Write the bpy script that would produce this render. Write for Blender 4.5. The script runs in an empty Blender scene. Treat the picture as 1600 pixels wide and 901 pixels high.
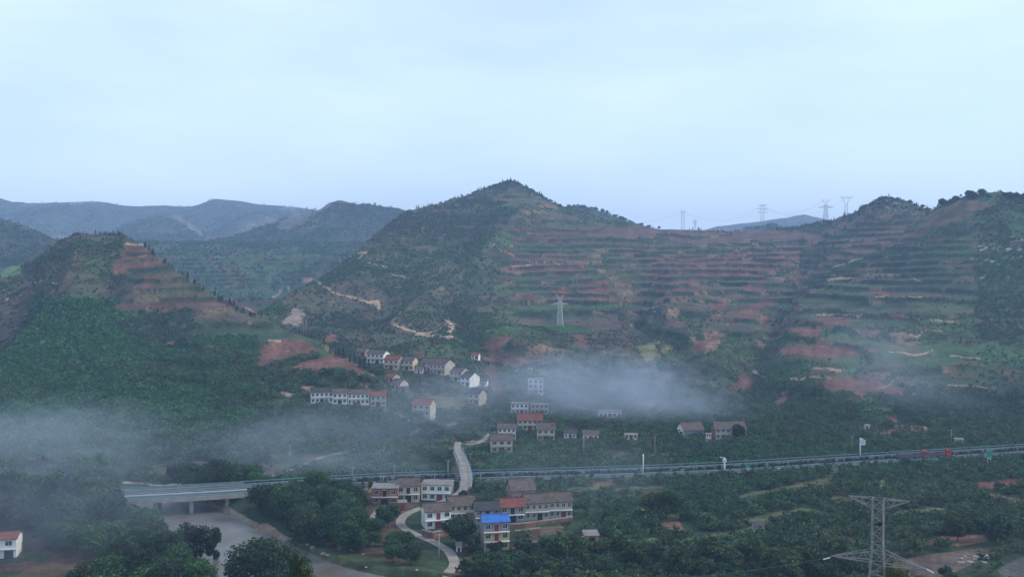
import bpy, math, random
import numpy as np
from mathutils import Vector

# ------------------------------------------------------------------ camera, sky, sun, exposure
S = bpy.context.scene
COL = S.collection
F = 1640.0; CX, CY = 800.0, 450.5; HC = 90.0
PITCH = math.atan((410 - CY) / F)
cam_d = bpy.data.cameras.new('camera'); cam = bpy.data.objects.new('camera', cam_d); COL.objects.link(cam)
cam_d.lens = 36 * F / 1600; cam_d.clip_end = 20000; cam_d.clip_start = 0.5
cam.location = (0, 0, HC); cam.rotation_euler = (math.pi / 2 + PITCH, 0, 0)
S.camera = cam

SUN_EL, SUN_AZ = 36, 82          # azimuth clockwise from the view direction
EXPOSURE = 0.46
SKY_STR = 0.12
HAZE_D = 1.75e-4
S.view_settings.view_transform = 'Standard'; S.view_settings.look = 'None'
S.view_settings.exposure = EXPOSURE; S.view_settings.gamma = 1; S.view_settings.use_curve_mapping = False
S.render.engine = 'CYCLES'
S.cycles.use_denoising = True
S.cycles.max_bounces = 5; S.cycles.diffuse_bounces = 2; S.cycles.volume_bounces = 1
S.cycles.transparent_max_bounces = 8
S.cycles.volume_step_rate = 1.0; S.cycles.volume_max_steps = 128

world = bpy.data.worlds.new('World'); S.world = world; world.use_nodes = True
nt = world.node_tree; nt.nodes.clear()
def N(t, ty, **kw):
    n = t.nodes.new(ty)
    for k, v in kw.items(): setattr(n, k, v)
    return n
out = N(nt, 'ShaderNodeOutputWorld'); bg = N(nt, 'ShaderNodeBackground')
sky = N(nt, 'ShaderNodeTexSky', sky_type='NISHITA', sun_disc=False)
sky.sun_elevation = math.radians(SUN_EL); sky.sun_rotation = math.radians(SUN_AZ)
sky.altitude = 600; sky.air_density = 1.0; sky.dust_density = 1.2; sky.ozone_density = 2.5
tc = N(nt, 'ShaderNodeTexCoord')
mp = N(nt, 'ShaderNodeMapping'); mp.inputs['Scale'].default_value = (1.3, 1.3, 5.0)
nz = N(nt, 'ShaderNodeTexNoise'); nz.inputs['Scale'].default_value = 2.1; nz.inputs['Detail'].default_value = 6; nz.inputs['Roughness'].default_value = 0.5
rmp = N(nt, 'ShaderNodeMapRange'); rmp.inputs['From Min'].default_value = 0.3; rmp.inputs['From Max'].default_value = 0.75
rmp.inputs['To Min'].default_value = 0.45; rmp.inputs['To Max'].default_value = 0.82
mx = N(nt, 'ShaderNodeMix', data_type='RGBA'); mx.inputs[7].default_value = (6.3, 7.6, 9.4, 1)   # thin high cloud
nt.links.new(tc.outputs['Generated'], mp.inputs['Vector']); nt.links.new(mp.outputs[0], nz.inputs['Vector'])
nt.links.new(nz.outputs['Fac'], rmp.inputs['Value']); nt.links.new(rmp.outputs[0], mx.inputs[0])
nt.links.new(sky.outputs[0], mx.inputs[6]); nt.links.new(mx.outputs[2], bg.inputs['Color'])
bg.inputs['Strength'].default_value = SKY_STR
nt.links.new(bg.outputs[0], out.inputs['Surface'])

sl = bpy.data.lights.new('sun', 'SUN'); sun = bpy.data.objects.new('sun', sl); COL.objects.link(sun)
sl.energy = 2.0; sl.angle = math.radians(10); sl.color = (1, 0.91, 0.78)
el, az = math.radians(SUN_EL), math.radians(SUN_AZ)
sdir = Vector((math.sin(az) * math.cos(el), math.cos(az) * math.cos(el), math.sin(el)))
sun.rotation_euler = sdir.to_track_quat('Z', 'Y').to_euler(); sun.location = (0, -50, 300)

# ------------------------------------------------------------------ noise
def _h(ix, iy, seed):
    n = (ix.astype(np.int64) * 374761393 + iy.astype(np.int64) * 668265263 + seed * 144665) & 0xffffffff
    n = ((n ^ (n >> 13)) * 1274126177) & 0xffffffff
    n = ((n ^ (n >> 16)) * 2246822519) & 0xffffffff
    return ((n ^ (n >> 15)) & 0xffffff) / float(0xffffff)
def vnoise(x, y, seed=0):
    ix = np.floor(x); iy = np.floor(y); fx = x - ix; fy = y - iy
    fx = fx * fx * (3 - 2 * fx); fy = fy * fy * (3 - 2 * fy)
    a = _h(ix, iy, seed); b = _h(ix + 1, iy, seed); c = _h(ix, iy + 1, seed); d = _h(ix + 1, iy + 1, seed)
    return (a + (b - a) * fx) * (1 - fy) + (c + (d - c) * fx) * fy
def fbm(x, y, seed=0, oct=4, gain=0.5):
    s = 0; amp = 1; tot = 0
    for o in range(oct):
        s = s + amp * vnoise(x * 2 ** o + 17.3 * o, y * 2 ** o - 9.1 * o, seed + o); tot += amp; amp *= gain
    return s / tot
def ridged(x, y, seed=0, oct=4):
    s = 0; amp = 1; tot = 0
    for o in range(oct):
        s = s + amp * (1 - np.abs(2 * vnoise(x * 2 ** o, y * 2 ** o, seed + o) - 1)); tot += amp; amp *= 0.5
    return s / tot
def sstep(a, b, x):
    t = np.clip((x - a) / (b - a), 0, 1); return t * t * (3 - 2 * t)

# ------------------------------------------------------------------ pixel <-> world
cp, sp = math.cos(PITCH), math.sin(PITCH)
def ray(px, py):
    u = (np.asarray(px, float) - CX) / F; v = (CY - np.asarray(py, float)) / F
    return u, cp - sp * v, sp + cp * v
def at(px, py, r):                       # point at horizontal range r on the line of sight
    dx, dy, dz = ray(px, py); h = np.hypot(dx, dy)
    return dx / h * r, dy / h * r, HC + dz / h * r
def at_z(px, py, z):
    dx, dy, dz = ray(px, py); t = (z - HC) / dz
    return dx * t, dy * t
def proj(x, y, z):
    yy = cp * y + sp * (z - HC); zz = -sp * y + cp * (z - HC)
    return CX + F * x / yy, CY - F * zz / yy

# ------------------------------------------------------------------ the land: layers of (px, py, range) curves
def curve(pts):
    p = np.array(pts, float); rr = p[:, 2] * np.hypot(1, (p[:, 0] - CX) / F); x, y, z = at(p[:, 0], p[:, 1], rr)   # third value: depth along the view axis
    a = np.arctan2(x, y); o = np.argsort(a); return a[o], rr[o], z[o]
class Layer:
    def __init__(s, curves, back=0.42, noise=(0, 100), front=0.6):
        s.c = [curve(c) for c in curves]; s.back = back; s.noise = noise; s.front = front
    def eval(s, a, r):
        R = [np.interp(a, c[0], c[1]) for c in s.c]; Z = [np.interp(a, c[0], c[2]) for c in s.c]
        K = len(R); sl = [(Z[k + 1] - Z[k]) / np.maximum(R[k + 1] - R[k], 5) for k in range(K - 1)]
        T = [sl[0] * 0.5] + [0.5 * (sl[k] + sl[k + 1]) for k in range(K - 2)] + [sl[-1] * 0.7]
        z = Z[0] - (R[0] - r) * s.front
        for k in range(K - 1):
            d = np.maximum(R[k + 1] - R[k], 5); t = np.clip((r - R[k]) / d, 0, 1)
            h = (2*t**3-3*t**2+1)*Z[k] + (t**3-2*t**2+t)*d*T[k] + (-2*t**3+3*t**2)*Z[k+1] + (t**3-t**2)*d*T[k+1]
            z = np.where(r >= R[k], h, z)
        b = r - R[-1]
        z = np.where(b > 0, Z[-1] - s.back * b * b / (b + 25), z)
        inside = sstep(0, 1, (r - R[0]) / (0.35 * np.maximum(R[-1] - R[0], 30))) * (1 - 0.8 * sstep(0.75, 1, (r - R[0]) / np.maximum(R[-1] - R[0], 30)))
        return z, inside, (r - R[0]) / np.maximum(R[-1] - R[0], 30)

LA = Layer([
 [(-400,742,435),(0,742,438),(200,740,448),(400,740,455),(480,715,490),(560,700,512),(640,690,527),(760,745,470)],
 [(-400,640,560),(0,640,560),(200,640,558),(400,640,560),(500,640,560),(560,640,560),(640,655,545),(760,735,480)],
 [(-400,570,650),(0,562,680),(60,530,690),(110,500,700),(150,505,690),(250,505,680),(330,540,640),(400,560,632),(500,588,612),(560,607,598),(640,640,565),(760,728,490)],
 [(-400,560,700),(-200,500,760),(0,437,800),(50,408,840),(90,380,862),(120,366,872),(190,366,852),(225,382,822),(260,408,790),(300,437,762),(350,468,732),(390,488,712),(440,508,692),(500,533,668),(560,568,640),(600,596,615),(640,625,590),(700,668,552),(760,722,495)]],
 back=0.55, noise=(9, 70))
LB = Layer([
 [(200,700,560),(400,690,560),(500,640,600),(600,650,560),(700,690,527),(1800,690,527)],
 [(200,690,570),(400,600,640),(500,600,640),(600,600,620),(700,612,618),(800,630,615),(900,642,620),(1300,642,620),(1800,640,612)],
 [(200,680,580),(400,535,740),(420,524,750),(500,540,740),(600,545,740),(700,560,700),(800,560,710),(875,540,780),(950,548,765),(1050,560,745),(1150,588,700),(1250,590,690),(1800,600,670)],
 [(200,670,590),(400,512,780),(420,505,795),(500,498,850),(600,490,920),(700,482,950),(800,472,970),(875,472,980),(940,480,965),(1000,488,950),(1040,475,960),(1080,500,900),(1130,490,930),(1200,480,930),(1250,465,930),(1350,450,960),(1800,450,930)],
 [(200,650,600),(400,500,800),(420,490,835),(500,460,940),(560,425,1020),(635,385,1150),(700,370,1220),(760,362,1260),(800,352,1290),(880,368,1270),(1000,405,1190),(1130,400,1220),(1250,397,1210),(1350,380,1180),(1450,370,1150),(1800,400,1120)],
 [(200,640,620),(380,500,805),(420,481,850),(460,455,930),(500,437,1000),(530,418,1060),(560,393,1130),(600,358,1250),(635,331,1350),(700,315,1430),(750,298,1480),(770,291,1500),(797,284,1500),(815,289,1500),(850,310,1480),(880,325,1450),(960,346,1450),(1030,358,1450),(1100,360,1480),(1180,363,1480),(1250,356,1480),(1290,346,1450),(1330,333,1400),(1350,320,1380),(1385,305,1380),(1430,318,1350),(1450,328,1330),(1500,350,1300),(1600,380,1300),(1800,400,1300)]],
 noise=(13, 110))
LC = Layer([
 [(1050,690,527),(1120,686,533),(1300,676,552),(1600,668,568),(1900,668,568)],
 [(1050,700,528),(1120,650,600),(1200,620,650),(1300,592,690),(1400,572,705),(1600,562,700),(1900,562,700)],
 [(1050,700,530),(1120,648,610),(1160,590,730),(1200,560,780),(1250,535,800),(1300,510,830),(1350,482,860),(1400,455,900),(1500,425,920),(1600,425,905),(1900,450,860)],
 [(1050,698,535),(1120,645,620),(1150,592,740),(1200,512,880),(1250,462,980),(1300,430,1030),(1350,400,1080),(1400,370,1120),(1450,333,1150),(1470,319,1130),(1510,305,1100),(1560,300,1080),(1600,311,1060),(1700,330,1020),(1900,360,1000)]],
 back=0.35, noise=(12, 90))
LB2 = Layer([[(800,400,1650),(1100,400,1650)],
 [(780,380,1900),(840,345,1900),(865,328,1900),(890,323,1900),(920,325,1880),(945,331,1870),(975,343,1860),(1005,352,1850),(1035,359,1850),(1080,374,1850)]], noise=(6, 60))
LD = Layer([[(-300,470,2000),(800,470,2000)],[(-300,400,2900),(800,400,2900)],
 [(-300,300,3800),(-100,300,3800),(0,307,3800),(20,312,3800),(100,317,3800),(200,322,3800),(250,314,3800),(300,317,3800),(335,309,3800),(380,315,3800),(430,322,3800),(500,329,3800),(560,336,3800),(700,360,3800),(900,400,3800)]], noise=(170, 600))
LD1 = Layer([[(-100,480,1900),(150,470,1900),(500,470,1900)],[(-100,430,2600),(150,425,2300),(300,400,2400),(450,440,2300)],
 [(-100,430,3000),(100,400,3000),(150,380,3000),(200,352,3050),(250,335,3100),(290,345,3000),(330,366,2900),(370,387,2800),(430,410,2700),(520,450,2500)]], noise=(110, 400))
LD2 = Layer([[(150,500,1500),(700,480,1500)],[(150,480,1700),(350,430,1900),(480,400,2000),(700,400,2000)],
 [(150,470,2000),(240,430,2200),(300,402,2300),(350,386,2350),(400,362,2400),(450,344,2450),(500,331,2500),(515,321,2500),(532,317,2500),(560,323,2500),(590,323,2500),(622,326,2500),(660,340,2500),(760,380,2500)]], noise=(130, 430))
LD3 = Layer([[(-400,470,1150),(0,460,1150),(200,470,1150)],
 [(-400,300,1700),(-100,320,1700),(0,341,1700),(30,350,1680),(60,362,1650),(90,376,1620),(130,398,1580),(200,440,1500),(300,500,1450)]], noise=(16, 130))
LE = Layer([[(900,400,3400),(1600,400,3400)],
 [(950,400,4500),(1060,372,4500),(1120,353,4500),(1150,350,4500),(1200,344,4500),(1228,340,4500),(1257,335,4500),(1300,345,4500),(1400,362,4500),(1600,390,4500)]], noise=(30, 300))
LAYERS = [LA, LB, LC, LB2, LD, LD1, LD2, LD3, LE]

# highway centre line and river in pixels on known levels
HW = [(-330,797,4.6),(-150,787,4.6),(0,780,4.6),(170,775,4.6),(360,765,4.6),(470,757,4.0),(600,749,2.2),(750,744,1.3),(900,740,1.2),(1000,737,1.2),(1100,733,1.2),(1200,728,1.2),(1300,721,1.2),(1400,715,1.2),(1500,709,1.2),(1600,703,1.2),(1750,693,1.2),(1950,680,1.2)]
HWP = []
for px, py, z in HW:
    x, y = at_z(px, py, z); HWP.append((float(x), float(y), z))
def resample(P, step):
    P = np.array(P, float); d = np.r_[0, np.cumsum(np.linalg.norm(np.diff(P[:, :2], axis=0), axis=1))]
    n = max(2, int(d[-1] / step)); s = np.linspace(0, d[-1], n)
    Q = np.stack([np.interp(s, d, P[:, k]) for k in range(P.shape[1])], 1)
    k = max(1, int(18 / step)); ker = np.ones(2 * k + 1) / (2 * k + 1)
    Qp = np.concatenate([Q[:1].repeat(k, 0), Q, Q[-1:].repeat(k, 0)])
    Qs = np.stack([np.convolve(Qp[:, c], ker, 'valid') for c in range(Q.shape[1])], 1)
    Qs[0], Qs[-1] = Q[0], Q[-1]
    return Qs
HWL = resample(HWP, 4.0)
RIV = []
for px, py, w in [(222,772,5),(250,784,6),(288,799,7),(322,828,10),(368,868,15),(436,902,15),(540,922,12),(640,935,10),(760,960,10)]:
    x, y = at_z(px, py, -1.5); RIV.append((float(x), float(y), w))
RIVL = resample(RIV, 5.0)
def dist_line(x, y, L, extra=None):
    best = np.full(x.shape, 1e9); val = np.zeros(x.shape); sgn = np.zeros(x.shape)
    for i in range(len(L) - 1):
        ax, ay = L[i, 0], L[i, 1]; bx, by = L[i + 1, 0] - ax, L[i + 1, 1] - ay; ll = bx * bx + by * by
        t = np.clip(((x - ax) * bx + (y - ay) * by) / ll, 0, 1)
        d = np.hypot(x - ax - t * bx, y - ay - t * by); m = d < best
        best = np.where(m, d, best); val = np.where(m, L[i, 2] * (1 - t) + L[i + 1, 2] * t, val)
        sgn = np.where(m, np.sign(bx * (y - ay) - by * (x - ax)), sgn)
    return best, val, sgn

GUL1 = [(1262,1300),(1250,1060),(1222,900),(1180,760),(1135,650)]
GUL2 = [(1020,1200),(1000,1060),(985,960),(1035,850),(1085,720)]
GUL3 = [(735,1150),(700,950),(735,800),(780,700)]
SPB = [(838,1400),(790,1230),(740,1100),(690,1000),(640,900),(600,800)]
SPA = [(128,850),(112,760),(66,690),(-20,610)]
def gulx(q, y):
    q = np.array(q, float); o = np.argsort(q[:, 1]); return np.interp(y, q[o, 1], q[o, 0]) + 34 * (fbm(y / 70, y * 0 + q[0, 0], 88, 3) - .5)
def terrace_mask(px, r):
    m = sstep(760, 800, px) * (1 - sstep(1400, 1500, px)) * sstep(700, 780, r) * (1 - sstep(1420, 1470, r))
    return m
def land(a, r, full=False):
    a = np.asarray(a, float); r = np.asarray(r, float)
    x = r * np.sin(a); y = r * np.cos(a); pxa = CX + F * np.tan(a)
    z = np.interp(r, [0, 30, 60, 146, 250, 310, 530, 900, 2000, 7000], [88.2, 79, 66, 40, 7, 0, 0, 6, 10, 20])
    z = z + (fbm(x / 40, y / 40, 3, 4) - 0.5) * (1.6 + 5 * (1 - sstep(100, 310, r)))
    z = z + (fbm(x / 14, y / 60, 31, 2) - 0.5) * 1.2
    lay = np.zeros(r.shape, int); frac = np.zeros(r.shape)
    # only the valley part pays for the line distances
    near = (r > 250) & (r < 700)
    if near.any():
        xs, ys, zs = x[near], y[near], z[near]
        rd, rw, _ = dist_line(xs, ys, RIVL); carve = 1 - sstep(0.75, 1.0, rd / (rw + 6))
        hd, hz, hs = dist_line(xs, ys, HWL)
        zs = zs * (1 - carve) + carve * (-3.0)
        emb = hz - 0.25 - np.maximum(hd - 11.5, 0) * 0.5
        rv = sstep(-3, 8, rd - rw - 6)
        zf = np.where(emb > zs, emb, zs); zs2 = zs * (1 - rv) + zf * rv
        flat = (hd < 12) & (rv > 0.5); zs2 = np.where(flat, np.minimum(zs2, hz - 0.25), zs2)
        z[near] = zs2
    for i, L in enumerate(LAYERS):
        zz, ins, fr = L.eval(a, r)
        amp, wl = L.noise
        wx = x + 0.4 * wl * (fbm(x / wl, y / wl, 50 + i, 2) - 0.5); wy = y
        n = ridged(wx / wl, wy / (wl * 2.0), 7 + i, 4) - 0.62 + 0.35 * (fbm(x / wl * 3, y / wl * 3, 90 + i, 3) - 0.5)
        zz = zz + amp * n * ins
        m = zz > z
        z = np.where(m, zz, z); lay = np.where(m, i + 1, lay); frac = np.where(m, fr, frac)
    for li, ln, sp_, hh, ww in ((2, 2, SPB, 15, 38), (1, 1, SPA, 13, 34)):
        q = np.array(sp_, float); o = np.argsort(q[:, 1]); sx = np.interp(y, q[o, 1], q[o, 0])
        z = z + (lay == li) * hh * np.exp(-np.abs(pxa - sx) / ww) * sstep(q[o[0], 1] - 60, q[o[0], 1] + 60, y) * (1 - sstep(q[o[-1], 1] - 60, q[o[-1], 1] + 10, y))
    for gl, dd, ww in ((GUL1, 12, 30), (GUL2, 9, 22), (GUL3, 8, 24)):
        q = np.array(gl, float); o = np.argsort(q[:, 1]); sx = gulx(gl, y); ww = ww * (.6 + 1.3 * vnoise(y / 55, y * 0, 89))
        z = z - np.isin(lay, (2, 3)) * dd * np.exp(-((pxa - sx) / ww) ** 2) * sstep(q[o[0], 1] - 40, q[o[0], 1] + 60, y) * (1 - sstep(q[o[-1], 1] - 120, q[o[-1], 1] + 10, y))
    h = 9.0
    w = (z + 7 * np.sin(z / 23.0 + 5 * fbm(x / 260, y / 260, 79, 2)) + 30 * (fbm(x / 210, y / 210, 70, 3) - 0.5) + 5 * (fbm(x / 50, y / 50, 75, 2) - .5)) / h
    fl = np.floor(w); t = w - fl
    st = h * (sstep(0.8, 1.0, t) - t)
    tm = terrace_mask(pxa + 110 * (fbm(x / 80, y / 80, 78, 3) - .5), y) * np.isin(lay, (2, 3))
    ta = sstep(170, 230, pxa) * (lay == 1) * sstep(0.35, 0.5, frac) * 0.8
    tf = (lay == 3) * sstep(1150, 1250, pxa) * (1 - sstep(1480, 1560, pxa)) * sstep(.1, .2, frac) * (1 - sstep(.8, .95, frac)) * .8
    tm = np.maximum(np.maximum(tm, ta), tf)
    z = z + 0.42 * tm * st
    if full: return z, lay, frac, fl, t, tm
    return z
def ground(x, y):
    x = np.atleast_1d(np.asarray(x, float)); y = np.atleast_1d(np.asarray(y, float))
    return land(np.arctan2(x, y), np.hypot(x, y))
def hit(px, py, rmin=200):
    dx, dy, dz = ray(px, py); h = math.hypot(dx, dy)
    rs = np.geomspace(rmin, 6000, 2600); zr = HC + dz / h * rs
    g = land(np.full(rs.shape, math.atan2(dx, dy)), rs)
    k = np.argmax(g >= zr)
    if g[k] < zr[k]: k = len(rs) - 1
    r = rs[k]
    return float(dx / h * r), float(dy / h * r), float(g[k])

# ------------------------------------------------------------------ mesh and material helpers
def mesh_np(name, verts, faces, mats, mi=None, smooth=False, cols=None):
    me = bpy.data.meshes.new(name); nv = len(verts); nf, k = faces.shape
    me.vertices.add(nv); me.vertices.foreach_set('co', np.ascontiguousarray(verts, np.float32).ravel())
    me.loops.add(nf * k); me.loops.foreach_set('vertex_index', np.ascontiguousarray(faces, np.int32).ravel())
    me.polygons.add(nf); me.polygons.foreach_set('loop_start', np.arange(0, nf * k, k, dtype=np.int32))
    me.polygons.foreach_set('loop_total', np.full(nf, k, np.int32))
    if mi is not None: me.polygons.foreach_set('material_index', np.ascontiguousarray(mi, np.int32))
    me.polygons.foreach_set('use_smooth', np.full(nf, smooth, bool))
    if cols is not None:
        at_ = me.color_attributes.new('Col', 'FLOAT_COLOR', 'POINT')
        c = np.ones((nv, 4), np.float32); c[:, :3] = cols; at_.data.foreach_set('color', c.ravel())
    me.update(calc_edges=True)
    for m in mats: me.materials.append(m)
    return me
def tag(o, label=None, cat=None, group=None, kind=None):
    if label: o['label'] = label
    if cat: o['category'] = cat
    if group: o['group'] = group
    if kind: o['kind'] = kind
    return o
def link(name, me, parent=None):
    o = bpy.data.objects.new(name, me); COL.objects.link(o)
    if parent: o.parent = parent
    return o
def empty(name, loc, rz=0):
    o = bpy.data.objects.new(name, None); COL.objects.link(o); o.location = loc; o.rotation_euler = (0, 0, rz); o.empty_display_size = 0.5
    return o
def copy_tree(o, loc, rz=0, scale=(1, 1, 1), label=None):
    c = o.copy(); COL.objects.link(c); c.location = loc; c.rotation_euler = (0, 0, rz); c.scale = scale
    if label: c['label'] = label
    for ch in o.children:
        d = ch.copy(); COL.objects.link(d); d.parent = c
        for g in ch.children:
            e = g.copy(); COL.objects.link(e); e.parent = d
    return c
class MB:
    def __init__(s): s.v = []; s.f = []
    def box(s, x0, x1, y0, y1, z0, z1):
        b = len(s.v); s.v += [(x0,y0,z0),(x1,y0,z0),(x1,y1,z0),(x0,y1,z0),(x0,y0,z1),(x1,y0,z1),(x1,y1,z1),(x0,y1,z1)]
        s.f += [tuple(b + i for i in q) for q in ((3,2,1,0),(4,5,6,7),(0,1,5,4),(1,2,6,5),(2,3,7,6),(3,0,4,7))]; return s
    def bar(s, p, q, w, w2=None):
        p = Vector(p); q = Vector(q); d = (q - p)
        if d.length < 1e-6: return s
        d.normalize(); u = d.cross(Vector((0, 0, 1)))
        if u.length < 1e-3: u = Vector((1, 0, 0))
        u.normalize(); v = d.cross(u); b = len(s.v); w2 = w if w2 is None else w2
        for P, ww in ((p, w), (q, w2)):
            for a, c in ((-1,-1),(1,-1),(1,1),(-1,1)): s.v.append(tuple(P + u * (a * ww / 2) + v * (c * ww / 2)))
        s.f += [tuple(b + i for i in q_) for q_ in ((3,2,1,0),(4,5,6,7),(0,1,5,4),(1,2,6,5),(2,3,7,6),(3,0,4,7))]; return s
    def cyl(s, p, q, r0, r1=None, n=10):
        p = Vector(p); q = Vector(q); d = (q - p).normalized(); r1 = r0 if r1 is None else r1
        u = d.cross(Vector((0, 0, 1)))
        if u.length < 1e-3: u = Vector((1, 0, 0))
        u.normalize(); v = d.cross(u); b = len(s.v)
        for P, rr in ((p, r0), (q, r1)):
            for i in range(n):
                t = 2 * math.pi * i / n; s.v.append(tuple(P + u * (rr * math.cos(t)) + v * (rr * math.sin(t))))
        for i in range(n):
            j = (i + 1) % n; s.f.append((b + i, b + j, b + n + j, b + n + i))
        s.f.append(tuple(b + i for i in reversed(range(n)))); s.f.append(tuple(b + n + i for i in range(n))); return s
    def poly(s, pts, faces):
        b = len(s.v); s.v += [tuple(p) for p in pts]; s.f += [tuple(b + i for i in f) for f in faces]; return s
    def build(s, name, mat, parent=None, smooth=False):
        me = bpy.data.meshes.new(name); me.from_pydata(s.v, [], s.f); me.update(); me.materials.append(mat)
        if smooth:
            for p in me.polygons: p.use_smooth = True
        return link(name, me, parent)

def mat(name, col, rough=0.85, metal=0, var=0.25, scale=1.0, bump=0.0, kind=None, col2=None, spec=0.3, sub=None):
    m = bpy.data.materials.new(name); m.use_nodes = True; t = m.node_tree; b = t.nodes['Principled BSDF']
    b.inputs['Roughness'].default_value = rough; b.inputs['Metallic'].default_value = metal
    b.inputs['Specular IOR Level'].default_value = spec
    tcn = N(t, 'ShaderNodeTexCoord')
    n = N(t, 'ShaderNodeTexNoise'); n.inputs['Scale'].default_value = scale; n.inputs['Detail'].default_value = 5
    t.links.new(tcn.outputs['Object'], n.inputs['Vector'])
    r = N(t, 'ShaderNodeMapRange'); r.inputs['From Min'].default_value = 0.3; r.inputs['From Max'].default_value = 0.7
    r.inputs['To Min'].default_value = 1 - var; r.inputs['To Max'].default_value = 1 + var
    t.links.new(n.outputs['Fac'], r.inputs['Value'])
    src = None
    if kind in ('brick', 'tile'):
        br = N(t, 'ShaderNodeTexBrick'); c2 = col2 or tuple(c * 0.7 for c in col)
        br.inputs['Color1'].default_value = (*col, 1); br.inputs['Color2'].default_value = (*c2, 1)
        br.inputs['Mortar'].default_value = (*[min(1, c * (1.3 if kind == 'brick' else 0.5)) for c in col], 1)
        br.inputs['Scale'].default_value = 1.0 if kind == 'tile' else 1.5
        br.inputs['Mortar Size'].default_value = 0.03; br.inputs['Row Height'].default_value = 0.35; br.inputs['Brick Width'].default_value = 0.4 if kind == 'tile' else 0.7
        t.links.new(tcn.outputs['Object'], br.inputs['Vector']); src = br.outputs['Color']
    mul = N(t, 'ShaderNodeVectorMath', operation='SCALE')
    if src: t.links.new(src, mul.inputs[0])
    else: mul.inputs[0].default_value = col
    t.links.new(r.outputs[0], mul.inputs['Scale']); t.links.new(mul.outputs[0], b.inputs['Base Color'])
    if bump:
        bp = N(t, 'ShaderNodeBump'); bp.inputs['Strength'].default_value = bump
        t.links.new(n.outputs['Fac'], bp.inputs['Height']); t.links.new(bp.outputs[0], b.inputs['Normal'])
    return m
M = dict(
 plaster=mat('white_plaster', (.72,.70,.65), var=.16, scale=.5), cream=mat('cream_plaster', (.52,.45,.30), var=.14, scale=.5),
 yellow=mat('yellow_plaster', (.50,.40,.20), var=.14, scale=.5), grey=mat('grey_render', (.26,.25,.24), var=.25, scale=.5),
 beige=mat('beige_render', (.42,.38,.30), var=.18, scale=.5),
 brick=mat('red_brick', (.22,.105,.07), kind='brick', var=.2, scale=.7), orange=mat('orange_brick', (.29,.17,.11), kind='brick', var=.2, scale=.7),
 roof=mat('brown_tile', (.13,.10,.085), kind='tile', var=.35, scale=.6), redroof=mat('red_tile', (.22,.075,.055), kind='tile', var=.25, scale=.6),
 slate=mat('dark_tile', (.06,.06,.065), kind='tile', var=.3, scale=.6), blue=mat('blue_sheet_metal', (.045,.17,.50), rough=.4, var=.25, scale=.5),
 flat=mat('concrete_roof', (.18,.17,.155), var=.25, scale=.35), conc=mat('concrete', (.30,.285,.255), var=.2, scale=.4),
 glass=mat('dark_window_glass', (.03,.04,.05), rough=.15, var=.2, scale=1, spec=.6), red=mat('red_door_paint', (.22,.04,.035), rough=.5, var=.15),
 blueglass=mat('blue_window_glass', (.03,.07,.14), rough=.2, var=.2, scale=1, spec=.6),
 white=mat('white_frame_paint', (.7,.7,.68), rough=.5, var=.05), dark=mat('dark_opening', (.025,.025,.028), var=.2),
 steel=mat('galvanised_steel', (.24,.235,.235), rough=.6, metal=.1, var=.2, scale=.7), pale_steel=mat('pale_steel', (.5,.5,.5), rough=.6, var=.1), wood=mat('weathered_wood', (.20,.15,.10), var=.3, scale=2),
 asphalt=mat('asphalt', (.042,.055,.08), var=.22, scale=.12, bump=.05), paint=mat('road_paint', (.7,.7,.66), var=.15, scale=1),
 track=mat('concrete_lane', (.23,.205,.175), var=.25, scale=.25), dirt=mat('dirt_track', (.27,.20,.14), var=.3, scale=.3),
 rail=mat('green_guardrail', (.10,.26,.24), rough=.5, var=.12), sign=mat('green_sign', (.02,.26,.17), rough=.5, var=.05),
 bark=mat('bark', (.075,.055,.04), var=.4, scale=3), tyre=mat('tyre_rubber', (.02,.02,.02), var=.2), cargo=mat('dark_cargo_tarp', (.10,.085,.095), var=.25, scale=.5),
 cab=mat('red_cab_paint', (.42,.03,.025), rough=.35, var=.05, spec=.5), rock=mat('pale_rock', (.32,.29,.25), var=.25, scale=.8, bump=.3),
 bluerail=mat('blue_railing_paint', (.10,.18,.27), rough=.5, var=.1), wire=mat('aluminium_wire', (.16,.17,.18), rough=.5, metal=.3, var=.05))

def foliage_mat():
    m = bpy.data.materials.new('leaves'); m.use_nodes = True; t = m.node_tree; b = t.nodes['Principled BSDF']; o = t.nodes['Material Output']
    a = N(t, 'ShaderNodeAttribute', attribute_name='Col'); oi = N(t, 'ShaderNodeObjectInfo')
    r = N(t, 'ShaderNodeMapRange'); r.inputs['To Min'].default_value = .7; r.inputs['To Max'].default_value = 1.35
    t.links.new(oi.outputs['Random'], r.inputs['Value'])
    s = N(t, 'ShaderNodeVectorMath', operation='SCALE'); t.links.new(a.outputs['Color'], s.inputs[0]); t.links.new(r.outputs[0], s.inputs['Scale'])
    b.inputs['Roughness'].default_value = .8; b.inputs['Specular IOR Level'].default_value = .15
    t.links.new(s.outputs[0], b.inputs['Base Color'])
    tr = N(t, 'ShaderNodeBsdfTranslucent'); t.links.new(s.outputs[0], tr.inputs['Color'])
    mxs = N(t, 'ShaderNodeMixShader'); mxs.inputs[0].default_value = .25
    t.links.new(b.outputs[0], mxs.inputs[1]); t.links.new(tr.outputs[0], mxs.inputs[2]); t.links.new(mxs.outputs[0], o.inputs['Surface'])
    return m
LEAF = foliage_mat()
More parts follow.
